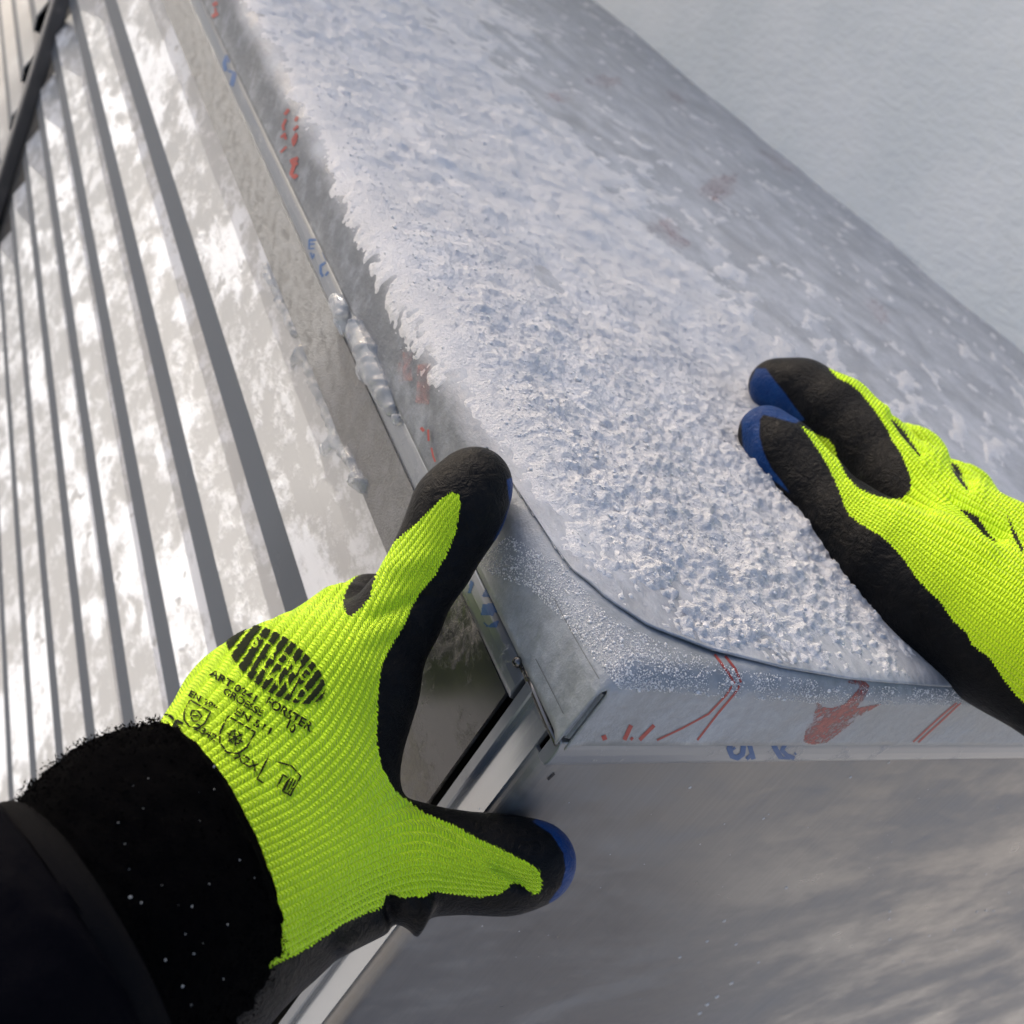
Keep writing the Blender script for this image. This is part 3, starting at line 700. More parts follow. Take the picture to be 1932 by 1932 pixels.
def view_normals(me):
    n = np.empty(len(me.vertices) * 3, np.float32); me.vertex_normals.foreach_get('vector', n) if hasattr(me, 'vertex_normals') else me.vertices.foreach_get('normal', n)
    return n.reshape(-1, 3)
def glove(name, chains, kin, kout, yellow, blues, lines, mat, parent, cut=None, h=.0013, warp=None, wale=WALE, course=COURSE, vdir=None):
    lo, hi = bounds(chains); base = chain_fn(chains, kin, kout)
    def fn(P):
        d = base(P)
        if cut is not None:
            for (q, nn) in cut: d = np.maximum(d, (P - q.astype(np.float32)) @ nn.astype(np.float32))
        return d
    vs, q = surface_nets(fn, lo, hi, h); vs = lap(vs, q, 3)
    me = fast_mesh(name, vs, q)
    tmp = bpy.data.objects.new('tmp', me); COL.objects.link(tmp)
    ss = tmp.modifiers.new('s', 'SUBSURF'); ss.levels = ss.render_levels = 1; ss.subdivision_type = 'CATMULL_CLARK'
    bpy.context.view_layer.update(); dg = bpy.context.evaluated_depsgraph_get()
    m2 = bpy.data.meshes.new_from_object(tmp.evaluated_get(dg)); bpy.data.objects.remove(tmp)
    m2.name = name
    n = len(m2.vertices); P = np.empty(n * 3, np.float32); m2.vertices.foreach_get('co', P); P = P.reshape(-1, 3).astype(float)
    N = view_normals(m2); vd = P - CAM; vd /= np.linalg.norm(vd, axis=1, keepdims=True); fac = (N * vd).sum(1)
    px = proj(P); p2 = px[:, :2]
    if warp is not None:                                     # folds and creases
        P = P + N * warp(p2, fac)[:, None]
    sdy = np.max([poly_sd(pp, p2) for pp in yellow[0]], 0)
    for pp in yellow[1]: sdy = np.minimum(sdy, -poly_sd(pp, p2))
    sdy = np.where(fac > .12, sdy - np.maximum(0, fac - .12) * 130, sdy)
    sdb = np.max([poly_sd(pp, p2) for pp in blues], 0) if blues else np.full(n, -50.)
    U, Vf = flow(lines); u = U(p2) / wale; v = (Vf(p2) if vdir is None else p2 @ np.array(vdir)) / course
    a = np.abs((u - np.floor(u)) - .5)
    on_ = sstep(-3, 3, sdy)
    P = P + N * ((.00024 * (1 - (2 * a) ** 2) * on_) + .0003 * (1 - on_))[:, None]
    m2.vertices.foreach_set('co', P.astype(np.float32).ravel())
    for nm, val in (('sd_yellow', sdy), ('sd_blue', sdb)):
        at = m2.attributes.new(nm, 'FLOAT', 'POINT'); at.data.foreach_set('value', val.astype(np.float32))
    at = m2.attributes.new('knit', 'FLOAT_VECTOR', 'POINT'); at.data.foreach_set('vector', np.stack([u, v, 0 * u], 1).astype(np.float32).ravel())
    m2.update()
    return link(name, m2, mat, parent, True), (U, Vf)

# ------------------------------------------------------------------ the person: two gloves and a sleeve
person = tag(empty('person', tuple(CAM * 1.3 - np.array([0, 0, .9]))), 'person in neon yellow work gloves and black fleece cuff gripping the coping corner', 'person')
LH = [
    [J(250, 1740, .285, .034), J(395, 1560, .318, .031), J(480, 1410, .340, .0270), J(525, 1315, .352, .0190)],      # ulnar palm edge
    [J(310, 1790, .285, .030), J(450, 1660, .318, .031), J(560, 1500, .342, .030), J(640, 1310, .358, .023)],      # palm to index
    [J(400, 1800, .292, .024), J(512, 1672, .322, .0262), J(640, 1638, .342, .0222), J(770, 1622, .352, .0168), J(880, 1627, .358, .0142), J(960, 1632, .362, .0140), J(1016, 1626, .364, .0132)],  # thumb
    [J(600, 1420, .352, .024), J(662, 1290, .358, .0205), J(750, 1166, .364, .0132), J(818, 1052, .368, .0126), J(864, 962, .372, .0146), J(897, 912, .374, .0132)],   # index
    [J(560, 1380, .35, .022), J(600, 1262, .366, .0180), J(652, 1184, .386, .0142), J(697, 1156, .412, .0130), J(720, 1180, .430, .012)],       # middle, curling behind
    [J(500, 1380, .345, .022), J(515, 1286, .362, .0165), J(552, 1240, .388, .0138), J(590, 1215, .412, .013), J(630, 1260, .425, .012)],       # ring
    [J(450, 1420, .342, .021), J(442, 1326, .352, .0142), J(462, 1300, .374, .0125), J(490, 1290, .394, .012)],      # little
]
yel = [(230, 1380), (300, 1320), (380, 1190), (480, 1130), (590, 1110), (640, 1095), (668, 1060), (700, 1040), (725, 1040), (790, 985), (835, 940), (852, 929), (866, 934), (869, 955), (862, 985), (858, 1008), (840, 1050), (818, 1088), (792, 1120), (775, 1150), (752, 1195), (725, 1240),
       (716, 1270), (712, 1320), (710, 1400), (718, 1445), (742, 1490), (766, 1510), (800, 1535), (860, 1560), (905, 1585), (940, 1600), (990, 1625), (1015, 1640), (1022, 1660), (1020, 1682), (1005, 1686), (985, 1672), (968, 1668),
       (945, 1685), (905, 1692), (850, 1685), (810, 1680), (780, 1688), (735, 1705), (690, 1722), (640, 1745), (600, 1775), (560, 1800), (512, 1822), (470, 1890), (300, 1900)]
hole = [(655, 1160), (647, 1142), (650, 1122), (656, 1108), (668, 1092), (685, 1080), (708, 1070), (712, 1082), (704, 1105), (698, 1130), (680, 1150), (662, 1164)]
llines = [(0, 0, [(300, 1372), (420, 1215)]), (45, 0, [(330, 1400), (420, 1330), (480, 1260), (520, 1190)]),
    (110, 0, [(365, 1450), (480, 1370), (570, 1260), (640, 1160)]), (172, 0, [(395, 1500), (520, 1420), (620, 1320), (680, 1220), (740, 1100), (800, 1020), (850, 950)]),
    (235, 0, [(425, 1560), (560, 1490), (655, 1395), (700, 1290), (738, 1200), (800, 1100), (864, 985)]), (310, 0, [(455, 1630), (580, 1570), (670, 1500), (714, 1440)]),
    (385, 0, [(480, 1700), (600, 1640), (720, 1575), (800, 1560), (900, 1603), (1000, 1645)]), (448, 0, [(500, 1770), (600, 1715), (720, 1650), (800, 1630), (900, 1655), (1015, 1672)]),
    (505, 0, [(512, 1820), (600, 1770), (700, 1712), (800, 1685), (960, 1690)])]
bl = [[(1005, 1552), (1040, 1575), (1062, 1610), (1066, 1640), (1058, 1670), (1035, 1700), (1040, 1740), (1130, 1700), (1120, 1540), (1020, 1535)],
      [(955, 905), (960, 950), (948, 985), (930, 1020), (960, 1030), (1000, 960), (990, 890)]]
def lwarp(p, fac):
    w = np.zeros(len(p))
    def crease(pts, amp, wd):
        d = -poly_line(pts, p); return amp * np.exp(-(d / wd) ** 2)
    w -= crease([(705, 1165), (760, 1140), (800, 1125)], .0016, 13)
    w += crease([(690, 1205), (760, 1180)], .0012, 18)
    w += crease([(740, 1075), (800, 1055)], .0014, 20)
    w -= crease([(940, 1640), (985, 1668)], .0022, 12)
    w += crease([(780, 1735), (800, 1700)], .0050, 16) + crease([(640, 1780), (720, 1740)], .0030, 16)
    w -= crease([(738, 1735), (745, 1700)], .0045, 13)
    return w
def poly_line(pts, p):
    best = np.full(len(p), 1e9); pts = np.array(pts, float)
    for a, b in zip(pts[:-1], pts[1:]):
        ab = b - a; t = np.clip(((p - a) @ ab) / (ab @ ab), 0, 1); best = np.minimum(best, np.hypot(*(p - a - t[:, None] * ab).T))
    return -best
lglove, (LU, LV) = glove('glove', LH, .010, .011, ([yel], [hole]), bl, llines, M_KNIT, person, warp=lwarp)
lglove['label'] = 'neon yellow knit glove with black coating and printed logo, spread over the corner'

def tR(c): return (1328 + c[0] * .3906, 603.8 + c[1] * .3906)
def JR(cx_, cy_, dep, r): p = tR((cx_, cy_)); return J(p[0], p[1], dep, r)
RH = [
    [JR(300, 545, .520, .0138), JR(390, 650, .512, .0150), JR(520, 800, .500, .0150), JR(700, 985, .482, .0172), JR(900, 1150, .466, .0235), JR(1150, 1320, .455, .0300), JR(1480, 1500, .440, .0330), JR(2000, 1800, .415, .036)],  # thumb to wrist
    [JR(345, 315, .580, .0148), JR(470, 345, .574, .0160), JR(640, 440, .560, .0172), JR(800, 600, .545, .0190), JR(1000, 830, .520, .0225), JR(1300, 1150, .480, .0300), JR(1700, 1350, .45, .034)],  # index
    [JR(900, 590, .600, .0140), JR(1005, 668, .586, .0160), JR(1130, 820, .565, .0180), JR(1350, 1070, .520, .0230), JR(1700, 1290, .47, .029)],   # middle
    [JR(1150, 770, .622, .0145), JR(1240, 842, .606, .0160), JR(1345, 985, .585, .0172), JR(1480, 1170, .545, .0205), JR(1800, 1370, .49, .028)],  # ring
    [JR(1310, 960, .632, .0135), JR(1388, 1055, .615, .0150), JR(1470, 1180, .590, .0165), JR(1650, 1330, .545, .0200)],     # little
    [JR(900, 590, .600, .0140), JR(790, 650, .622, .0128), JR(740, 760, .630, .0120)],
    [JR(1150, 770, .622, .0145), JR(1080, 850, .640, .0130)],
]
def RP(pts): return [tR(c) for c in pts]
ryel = [RP([(470, 515), (500, 530), (560, 560), (600, 575), (630, 610), (650, 680), (690, 760), (750, 820), (840, 855), (900, 868), (960, 862), (1000, 830), (1003, 770), (985, 720), (950, 640), (915, 590), (880, 520), (840, 460), (800, 405), (745, 340), (690, 300), (650, 285), (605, 240), (600, 180), (800, 250), (1000, 400), (1300, 550), (1600, 800), (1700, 1400), (1700, 2000), (1500, 1800), (1440, 1720), (1390, 1640), (1300, 1570), (1270, 1510), (1200, 1450), (1150, 1370), (1090, 1310), (1030, 1250), (970, 1160), (900, 1080), (850, 1040), (760, 985), (705, 945), (680, 900), (660, 840), (630, 770), (600, 710), (570, 660), (530, 600), (510, 570)])]
rcut = [RP([(915, 452), (935, 460), (990, 525), (1052, 625), (1045, 635), (960, 540)]), RP([(1200, 658), (1235, 678), (1285, 785), (1278, 795), (1235, 750)]),
        RP([(1228, 885), (1260, 890), (1320, 930), (1370, 990), (1420, 1035), (1415, 1040), (1350, 1005)]), RP([(1465, 945), (1485, 980), (1545, 1110), (1535, 1130), (1490, 1040)])]
rbl = [RP([(190, 600), (215, 690), (360, 790), (420, 840), (375, 775), (330, 720), (290, 640), (270, 560), (272, 480), (300, 440), (180, 420)]), RP([(225, 300), (255, 235), (300, 235), (340, 290), (390, 350), (440, 420), (490, 480), (440, 500), (220, 440)])]
def RL_(u, v0, pts): return (u, v0, RP(pts))
rlines = [RL_(0, 0, [(480, 525), (600, 600), (640, 720), (700, 800), (850, 870), (1000, 870)]) if False else RL_(0, 60, [(520, 560), (600, 650), (650, 750), (720, 840), (880, 900), (1050, 960), (1300, 1080), (1560, 1240)]),
    RL_(28, 60, [(560, 640), (620, 740), (680, 850), (800, 930), (1000, 1040), (1250, 1180), (1560, 1360)]),
    RL_(62, 60, [(640, 800), (690, 910), (800, 1000), (1000, 1150), (1250, 1330), (1560, 1520)]),
    RL_(100, 90, [(900, 1075), (1040, 1240), (1250, 1450), (1560, 1680)]),
    RL_(-30, 20, [(960, 700), (1020, 800), (1150, 900), (1350, 1000), (1560, 1140)]),
    RL_(-62, 0, [(740, 320), (870, 460), (980, 610), (1100, 740), (1300, 880), (1560, 1040)]),
    RL_(-105, 0, [(960, 440), (1060, 560), (1180, 700), (1330, 800), (1560, 930)])]
def rwarp(p, fac):
    q = np.stack([(p[:, 0] - 1328) / .3906, (p[:, 1] - 603.8) / .3906], 1); w = np.zeros(len(p))
    def cr(pts, amp, wd): return amp * np.exp(-(poly_line(pts, q) / wd) ** 2)
    w -= cr([(920, 455), (1052, 630)], .0035, 30); w -= cr([(1205, 660), (1282, 792)], .0035, 30)
    w -= cr([(1200, 860), (1420, 1040)], .0040, 40); w += cr([(1150, 950), (1380, 1100)], .0020, 50)
    for k, (x, y) in enumerate([(1080, 640), (1110, 670), (1140, 700), (1330, 790), (1355, 815)]):
        w += cr([(x, y - 30), (x - 10, y + 60)], .0011, 12)
    w -= cr([(1000, 1400), (1040, 1500)], .0012, 40)
    return w
rglove, (RU, RV) = glove('glove', RH, .010, .0045, (ryel, rcut), rbl, rlines, M_KNIT2, person, warp=rwarp, wale=9.6, course=6.6, h=.0016, vdir=(.78, .62))
rglove['label'] = 'neon yellow knit glove with black coating and blue fingertips, resting on the snow'

# printed emblem and text on the back of the left glove
GB = bvh_of([lglove])
M_INK = Mat('black_ink'); m = M_INK
uvn = m.attr('knit'); sx = m.nt.nodes.new('ShaderNodeSeparateXYZ'); m.nt.links.new(uvn.outputs['Vector'], sx.inputs[0])
a = (V(m.nt, sx.outputs[0]) + m.noise(160, 2, .5) * .25).fract() - .5
st = ((V(m.nt, sx.outputs[1])) * 6.28318).cos()
cov = (a.abs() * -1 + .5) + (m.noise(700, 3, .7) - .5) * .4 + st * .04
m.set(col=(.012, .016, .006), rough=.9, spec=.1, alpha=cov.ss(.0, .07))
M_INK2 = Mat('worn_black_ink'); m = M_INK2
uvn = m.attr('knit'); sx = m.nt.nodes.new('ShaderNodeSeparateXYZ'); m.nt.links.new(uvn.outputs['Vector'], sx.inputs[0])
a = (V(m.nt, sx.outputs[0]) + m.noise(160, 2, .5) * .25).fract() - .5
cov = (a.abs() * -1 + .5) + (m.noise(600, 4, .75) - .5) * .7
m.set(col=(.012, .016, .006), rough=.9, spec=.1, alpha=cov.ss(.10, .20))
def text_tris(s, bold=False):
    cu = bpy.data.curves.new('t', 'FONT'); cu.body = s; cu.size = 1; cu.align_x = 'LEFT'; cu.offset = .028 if bold else .010
    ob = bpy.data.objects.new('t', cu); COL.objects.link(ob); bpy.context.view_layer.update()
    me = bpy.data.meshes.new_from_object(ob.evaluated_get(bpy.context.evaluated_depsgraph_get()))
    bpy.data.objects.remove(ob); me.calc_loop_triangles()
    v = np.array([tuple(x.co[:2]) for x in me.vertices]); t = np.array([tuple(x.vertices) for x in me.loop_triangles]); return v, t
def ink(name, pts2, tris, off=.00055, mat=None):
    vs, ok = [], []
    for x, y in pts2:
        h = cast(GB, x, y, off); ok.append(h is not None); vs.append(tuple(h) if h is not None else (0, 0, 0))
    tris = [t for t in tris if all(ok[i] for i in t)]
    me = fast_mesh(name, np.array(vs), np.array(tris)); o = link(name, me, mat or M_INK, lglove)
    P = np.empty(len(me.vertices) * 3, np.float32); me.vertices.foreach_get('co', P); p2 = proj(P.reshape(-1, 3))[:, :2]
    at = me.attributes.new('knit', 'FLOAT_VECTOR', 'POINT'); at.data.foreach_set('vector', np.stack([LU(p2) / WALE, LV(p2) / COURSE, 0 * p2[:, 0]], 1).astype(np.float32).ravel())
    return o
e1 = np.array([.855, .52]); e2 = np.array([.47, -.88])
def ink_text(s, org, size, width=None, bold=False, f1=None, f2=None):
    v, t = text_tris(s, bold)
    k1 = size if width is None else width / v[:, 0].max()
    p = np.array(org) + v[:, :1] * k1 * (e1 if f1 is None else f1) + v[:, 1:] * size * (e2 if f2 is None else f2)
    return ink('printed_text', p, t)
ink_text('ART.0241', (396, 1276), 19, 98, True)
ink_text('FORSTER.', (498, 1330), 24, 104, True)
ink_text('GROESSE', (420, 1310), 18, 84, True)
ink_text('10', (536, 1370), 23, 28, True, np.array([.55, .6]))
ink_text('EN 388', (356, 1314), 17, 60, True)
ink_text('EN 511', (440, 1348), 20, 78, True)
ink_text('2342', (366, 1378), 18, 46, True)
ink_text('X2X', (440, 1432), 22, 50, True)
ink_text('CE', (298, 1364), 34, 46, True)
# oval emblem with the two-line name left open
uvw = []
def grid_ink(name, inside, lo, hi, st):
    xs = np.arange(lo[0], hi[0], st); ys_ = np.arange(lo[1], hi[1], st); nx, ny = len(xs), len(ys_)
    Xg, Yg = np.meshgrid(xs, ys_, indexing='ij'); f = []
    mid = inside(np.stack([Xg[:-1, :-1] + st / 2, Yg[:-1, :-1] + st / 2], -1).reshape(-1, 2)).reshape(nx - 1, ny - 1)
    q = grid_faces(nx, ny, mid); used = np.unique(q); rm = -np.ones(nx * ny, int); rm[used] = np.arange(len(used))
    return ink(name, np.stack([Xg.ravel(), Yg.ravel()], 1)[used], rm[q], mat=M_INK2)
ctr = np.array([521, 1255.]); ax1 = np.array([.83, .56]); ax2 = np.array([.50, -.87])
def tri_in(v, t, p):
    o = np.zeros(len(p), bool)
    for a, b, c in v[t]:
        d = (b[1] - c[1]) * (a[0] - c[0]) + (c[0] - b[0]) * (a[1] - c[1])
        if abs(d) < 1e-9: continue
        w1 = ((b[1] - c[1]) * (p[:, 0] - c[0]) + (c[0] - b[0]) * (p[:, 1] - c[1])) / d
        w2 = ((c[1] - a[1]) * (p[:, 0] - c[0]) + (a[0] - c[0]) * (p[:, 1] - c[1])) / d
        o |= (w1 >= 0) & (w2 >= 0) & (w1 + w2 <= 1)
    return o
tS, tH = text_tris('STRONG', True), text_tris('HAND', True)
Minv = np.linalg.inv(np.stack([ax1, ax2], 1))
def oval(p):
    q = (p - ctr) @ Minv.T; x, y = q[:, 0], q[:, 1]
    r = (x / 107) ** 2 + (y / 52) ** 2 < 1
    a = tri_in(*tS, np.stack([(x + 62) / 128 * tS[0][:, 0].max(), (y - 4) / 34], 1)); b = tri_in(*tH, np.stack([(x + 30) / 110 * tH[0][:, 0].max(), (y + 32) / 36], 1))
    return r & ~a & ~b
grid_ink('oval_emblem', oval, ctr - 125, ctr + 125, 1.8)
def outline(pts, wd): 
    L, Rr = ribbon_pts(pts, wd, 3); n = len(L); P = np.concatenate([L, Rr]); q = [(i, i + 1, n + i + 1, n + i) for i in range(n - 1)]
    return ink('printed_symbol', P, q)
def sym(pts, org, s1, s2): return [tuple(np.array(org) + x * s1 * e1 + y * s2 * e2) for x, y in pts]
shield = [(-.5, .5), (.5, .5), (.5, -.1), (.35, -.45), (0, -.62), (-.35, -.45), (-.5, -.1), (-.5, .5)]
outline(sym(shield, (370, 1352), 44, 40), 3.2); outline(sym(shield, (443, 1392), 58, 54), 3.6)
outline(sym([(-.2, -.1), (-.25, .15), (0, .28), (.22, .15), (.2, -.12), (0, -.25), (-.2, -.1), (.1, .1)], (370, 1354), 44, 40), 3.2)
for k in range(3):
    an = k * math.pi / 3; outline(sym([(-.3 * math.cos(an), -.3 * math.sin(an)), (.3 * math.cos(an), .3 * math.sin(an))], (443, 1394), 56, 50), 3.2)
outline(sym([(-.2, -.1), (-.2, .15), (0, .25), (.2, .12), (.2, -.12), (0, -.22), (-.2, -.1)], (443, 1394), 58, 52), 3)
outline([(522, 1448), (498, 1462), (476, 1488)] if False else sym([(-.15, .55), (-.15, -.5), (.15, -.5)], (500, 1455), 46, 46), 3.4)
outline(sym([(-.5, .45), (.0, .62), (.5, .45), (.5, -.5), (.15, -.5), (.15, .1), (-.1, .1), (-.1, -.5)], (535, 1470), 50, 44), 3.2)
for k in range(3): outline(sym([(.2 + .1 * k, -.45), (.2 + .1 * k, .2)], (535, 1470), 50, 44), 2.6)

# sleeve: fleece cuff, binding, navy jacket; lofted rings
def loft(name, rings, mat, parent, noise=0, nsc=60, seg=96, sub=6, seed=0):
    """rings: (centre, half vector 1, half vector 2)"""
    n = len(rings); ts = np.linspace(0, n - 1, (n - 1) * sub + 1); idx = np.arange(n)
    Rg = np.array([[*c, *h1, *h2] for c, h1, h2 in rings])
    def cat(t):
        i = int(min(math.floor(t), n - 2)); f = t - i; p = [Rg[max(i - 1, 0)], Rg[i], Rg[i + 1], Rg[min(i + 2, n - 1)]]
        return .5 * (2 * p[1] + (p[2] - p[0]) * f + (2 * p[0] - 5 * p[1] + 4 * p[2] - p[3]) * f * f + (3 * p[1] - p[0] - 3 * p[2] + p[3]) * f ** 3)
    vs = []
    th = np.arange(seg) * 2 * math.pi / seg
    for t in ts:
        q = cat(t); ring = q[:3] + np.cos(th)[:, None] * q[3:6] + np.sin(th)[:, None] * q[6:9]
        if noise:
            k = (fbm(np.cos(th) * 2 * nsc / 30 + t * .8, np.sin(th) * 2 * nsc / 30 + t * nsc / 40, 4, seed) - .5) * noise
            ring = ring + nr(ring - q[:3]) * k[:, None]
        vs.append(ring)
    vs = np.array(vs); m_, s_ = len(ts), seg; i = np.arange(m_ * s_).reshape(m_, s_); j = np.roll(i, -1, 1)
    f = np.stack([i[:-1], j[:-1], j[1:], i[1:]], -1).reshape(-1, 4)
    o = link(name, fast_mesh(name, vs.reshape(-1, 3), f), mat, parent, True); return o, vs.reshape(-1, 3)
def nr(v): return v / (np.linalg.norm(v, axis=1, keepdims=True) + 1e-12)
def ring_px(p1, p2, dep, thick):
    """ring whose visible edge runs p1-p2 (px) at a depth; thick = half depth along the view"""
    a, b = atd(*p1, dep), atd(*p2, dep); c = (a + b) / 2; h1 = (b - a) / 2
    vd = nrm(c - CAM); ax = nrm(np.cross(h1, vd))
    return c, h1, vd * thick, ax
def sleeve_ring(p1, p2, dep, thick, bulge):
    """p1, p2 outer silhouette ends, the front rim bowing towards the hand by `bulge` px"""
    c, h1, h2, ax = ring_px(p1, p2, dep, thick)
    mid = (np.array(p1) + p2) / 2; d = np.array(p2, float) - p1; n = np.array([d[1], -d[0]]); n /= np.linalg.norm(n)
    m2 = mid + n * bulge; sh = atd(*m2, dep) - atd(*mid, dep)
    return (c, h1, h2 - sh * 1.0)
sl_empty = empty('sleeve'); sl_empty.parent = person; sl_empty.matrix_parent_inverse = Matrix.Translation(person.location).inverted()
fr = [sleeve_ring((330, 1400), (500, 1795), .308, .030, 62), sleeve_ring((298, 1374), (514, 1822), .306, .037, 66), sleeve_ring((268, 1374), (508, 1860), .302, .041, 60), sleeve_ring((170, 1400), (450, 1935), .290, .047, 55), sleeve_ring((80, 1465), (375, 2010), .280, .050, 50), sleeve_ring((10, 1540), (320, 2060), .272, .050, 46), sleeve_ring((-20, 1580), (290, 2070), .268, .046, 40)]
fl, fv = loft('fleece_cuff', fr, M_FLEECE, None, .0035, 150, 128, 10, 5)
nb = [sleeve_ring((35, 1525), (330, 2040), .273, .0508, 52), sleeve_ring((5, 1520), (315, 2050), .271, .0530, 50), sleeve_ring((-25, 1530), (285, 2075), .268, .0535, 46)]
bd, _ = loft('sleeve_binding', nb, M_GREYBAND, None, .001, 60, 96, 8, 9)
jr = [sleeve_ring((-20, 1528), (290, 2072), .2685, .0532, 46), sleeve_ring((-60, 1540), (260, 2110), .265, .0555, 44), sleeve_ring((-200, 1640), (180, 2260), .255, .060, 40), sleeve_ring((-600, 1950), (-60, 2700), .235, .068, 30), sleeve_ring((-1300, 2500), (-500, 3500), .215, .075, 20)]
jk, _ = loft('jacket_fabric', jr, M_NAVY, None, .006, 40, 96, 12, 3)
for o in (fl, bd, jk): o.parent = sl_empty; o.matrix_parent_inverse = Matrix.Identity(4)
# forearm sleeve of the far arm, beyond the right edge of the frame
c0 = tR((1950, 1780)); c1 = (2900, 1900)
rr_ = [ring_px((2105, 1180), (2010, 1440), .41, .040)[:3], ring_px((2300, 1180), (2160, 1560), .385, .046)[:3], ring_px((2800, 1350), (2600, 1900), .33, .055)[:3]]
s2 = empty('sleeve'); s2.parent = person; s2.matrix_parent_inverse = Matrix.Translation(person.location).inverted()
o, _ = loft('fleece_cuff', rr_, M_FLEECE, None, .003, 150, 64, 8, 15); o.parent = s2
# fleece fibres
me = fl.data; npoly = len(me.polygons); cen = np.empty(npoly * 3, np.float32); me.polygons.foreach_get('center', cen); cen = cen.reshape(-1, 3)
nn = np.empty(npoly * 3, np.float32); me.polygons.foreach_get('normal', nn); nn = nn.reshape(-1, 3)
axis_c = np.array([r[0] for r in fr]).mean(0)
sgn = np.sign(((cen - axis_c) * nn).sum(1).mean()); nn = nn * sgn
K = 26000; k = rng.integers(128 * 17, npoly, K); base = cen[k] + rng.normal(0, .0009, (K, 3)); dr = nr(nn[k] + rng.normal(0, .8, (K, 3))); ln = rng.uniform(.0004, .0010, K)[:, None]
sd_ = nr(np.cross(dr, rng.normal(0, 1, (K, 3)))) * .00009
tv_ = np.stack([base - sd_, base + sd_, base + dr * ln * .6 + sd_ * .7 + rng.normal(0, .0002, (K, 3)), base + dr * ln + rng.normal(0, .0004, (K, 3))], 1).reshape(-1, 3)
o = link('fleece_pile', fast_mesh('fleece_pile', tv_, np.arange(K * 4).reshape(K, 4)), M_FLEECE, None); o.parent = sl_empty; o['kind'] = 'stuff'
# snow grains caught in the fleece
FB = bvh_of([fl]); bm = bmesh.new()
for i in range(28):
    px, py = rng.uniform(180, 500), rng.uniform(1400, 1900)
    h = cast(FB, px, py, .0008)
    if h is None: continue
    r = rng.uniform(.00010, .00026) * (1 if rng.random() < .85 else 1.7)
    g_ = bmesh.ops.create_icosphere(bm, subdivisions=1, radius=r)
    s_ = rng.uniform(.5, 1.4, 3)
    for v in g_['verts']: v.co = Vector([v.co[q] * s_[q] for q in range(3)]) + h
me = bpy.data.meshes.new('snow_grains'); bm.to_mesh(me); bm.free()
tag(link('snow_grains', me, M_GRAIN), 'tiny snow grains caught in the black fleece cuff', 'snow', kind='stuff')

# ------------------------------------------------------------------ ice
def ice(name, label, items, seed, k=.004):
    chains = [items] if not isinstance(items[0], list) else items
    lo, hi = bounds(chains, .005); base = chain_fn(chains, k, k)
    def fn(P):
        nz = fbm(P[..., 1] * 190 + P[..., 0] * 140, P[..., 2] * 190 - P[..., 0] * 120, 3, seed) - .5
        return base(P) + nz * .0046
    vs, q = surface_nets(fn, lo, hi, .0011); vs = lap(vs, q, 1)
    return tag(link(name, fast_mesh(name, vs, q), M_ICE, None, True), label, 'ice')
IB = bvh_of([o for o in bpy.data.objects if o.name.startswith(('rib', 'edge_strip', 'side_plate', 'apron')) and o.type == 'MESH'] + [top])
def ic(c, r, x=-.001):
    p = te([c])[0]; h = cast(IB, p[0], p[1], -x * .5); return (np.array(h) if h is not None else on(p[0], p[1], 0, x), r)
ice('ice_lump', 'bumpy lump of clear ice frozen on the side edge of the coping', [ic((820, 490), .0034), ic((835, 540), .0036), ic((850, 590), .0034), ic((880, 650), .0040), ic((920, 720), .0048), ic((950, 790), .0054), ic((960, 850), .0056), ic((985, 920), .0056), ic((1010, 990), .0048), ic((1050, 1050), .0040), ic((1085, 1100), .0034), ic((1110, 1160), .0028), ic((1130, 1220), .0024), ic((1170, 1320), .0022), ic((1220, 1430), .0022)], 3, .006)
ice('ice_lump', 'smooth grey ice frozen over the end of the blue lettered strip', [ic((590, 240), .0022), ic((640, 290), .0036), ic((680, 340), .0038), ic((700, 410), .0036), ic((690, 480), .0030), ic((700, 560), .0022)], 13)
dr_ = [(-60, -60), (0, 80), (60, 220), (120, 350), (170, 460), (210, 540), (240, 600)]
dl_ = [(300, 730), (320, 800), (350, 900), (390, 1000), (430, 1100), (470, 1190), (510, 1280), (560, 1380), (600, 1470), (615, 1560), (650, 1640), (700, 1720), (745, 1800), (790, 1900), (840, 2000), (900, 2120)]
def dens(pts, n=3):
    out = []
    for a, b in zip(pts[:-1], pts[1:]): out += [(a[0] + (b[0] - a[0]) * i / n, a[1] + (b[1] - a[1]) * i / n) for i in range(n)]
    return out + [pts[-1]]
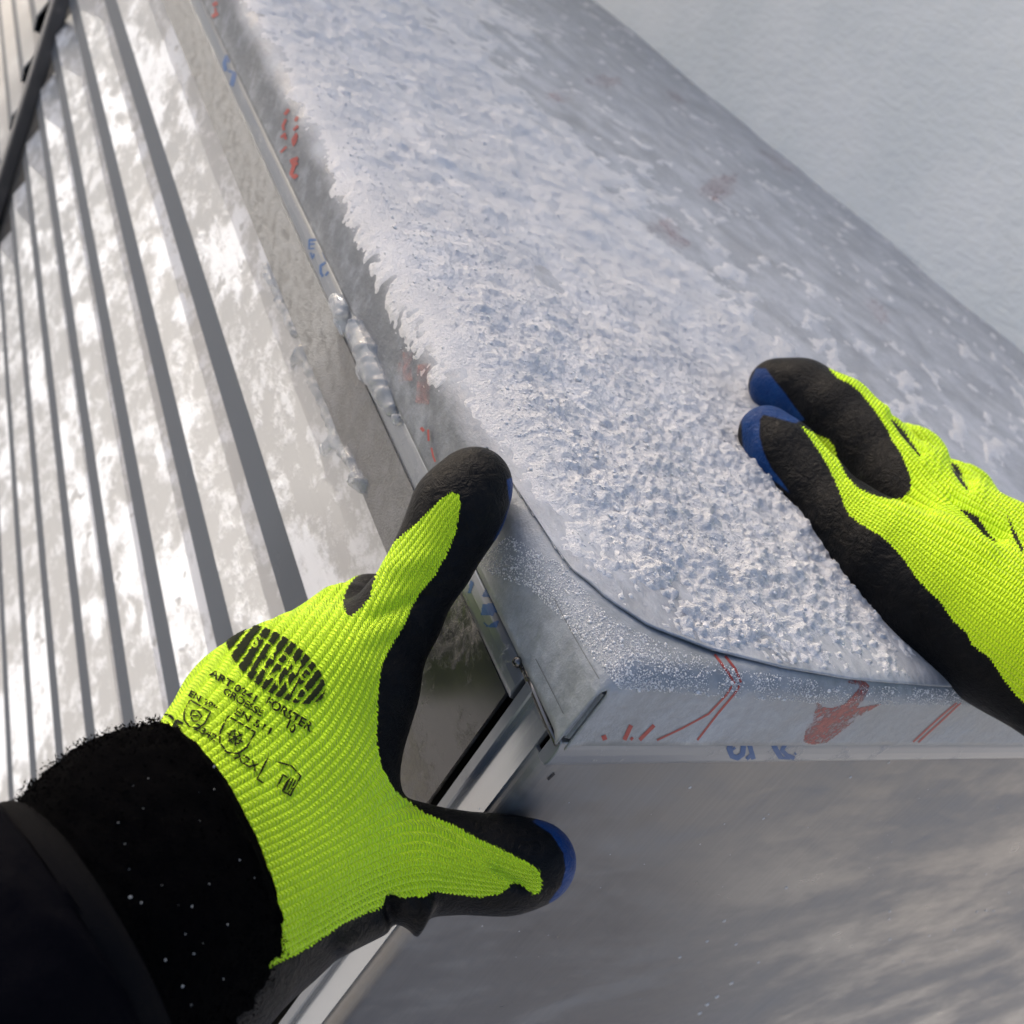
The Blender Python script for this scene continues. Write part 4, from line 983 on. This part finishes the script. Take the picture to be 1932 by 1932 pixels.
ice('ice_drip', 'upper frozen drip line along the shaded top of the siding', [ic(p, .0017 + .0004 * math.sin(i * .37), .001) for i, p in enumerate(dens(dr_, 8))], 23, .004)
ice('ice_drip', 'long frozen drip line with hooked icicles above the glove', [[ic(p, .0018 + .0005 * math.sin(i * .31 + 1), .001) for i, p in enumerate(dens(dl_, 6))],
    [ic((310, 790), .002, 0), ic((260, 830), .0022, -.001), ic((225, 870), .0018, -.002), ic((212, 920), .0012, -.002)], [ic((610, 1590), .002, 0), ic((560, 1660), .0018, 0), ic((530, 1710), .0014, -.001), ic((512, 1745), .0009, -.001)]], 29, .004)

# water beads on the front panel
bm = bmesh.new()
pts = [(1870 + 0, 1690)] + [(1660 + c[0] * .5175, 1560 + c[1] * .5175) for c in [(290, 1435), (207, 1533), (347, 1547), (76, 1610), (455, 1635), (1087, 1425), (1090, 1523), (1090, 1388), (1555, 1384), (1510, 1390), (1592, 1386), (1665, 1298), (1400, 1477), (1280, 1506), (1612, 1533), (1410, 1577), (1155, 1630), (325, 1735), (255, 1800), (207, 1838), (172, 1880), (590, 1275), (480, 940), (1555, 1208), (125, 790), (900, 740), (1085, 670)]]
for i, (sx_, sy_) in enumerate(pts[1:]):
    q = on(sx_ * .7547, sy_ * .7547, 1, .003); r = .0010 if i not in (17, 18, 19, 20) else .0015
    if i > 21: r *= .7
    g_ = bmesh.ops.create_icosphere(bm, subdivisions=2, radius=r)
    for v in g_['verts']: v.co = Vector((v.co.x, v.co.y * .55, v.co.z * 1.15)) + Vector(q)
for i in range(60):
    px, py = rng.uniform(900, 1932), rng.uniform(1480, 1932); q = on(px, py, 1, .003)
    g_ = bmesh.ops.create_icosphere(bm, subdivisions=1, radius=rng.uniform(.0002, .0005))
    for v in g_['verts']: v.co = Vector((v.co.x, v.co.y * .6, v.co.z)) + Vector(q)
me = bpy.data.meshes.new('water_beads'); bm.to_mesh(me); bm.free()
tag(link('water_beads', me, M_DROP, None, True), 'small frozen water beads on the grey front panel', 'water', kind='stuff')
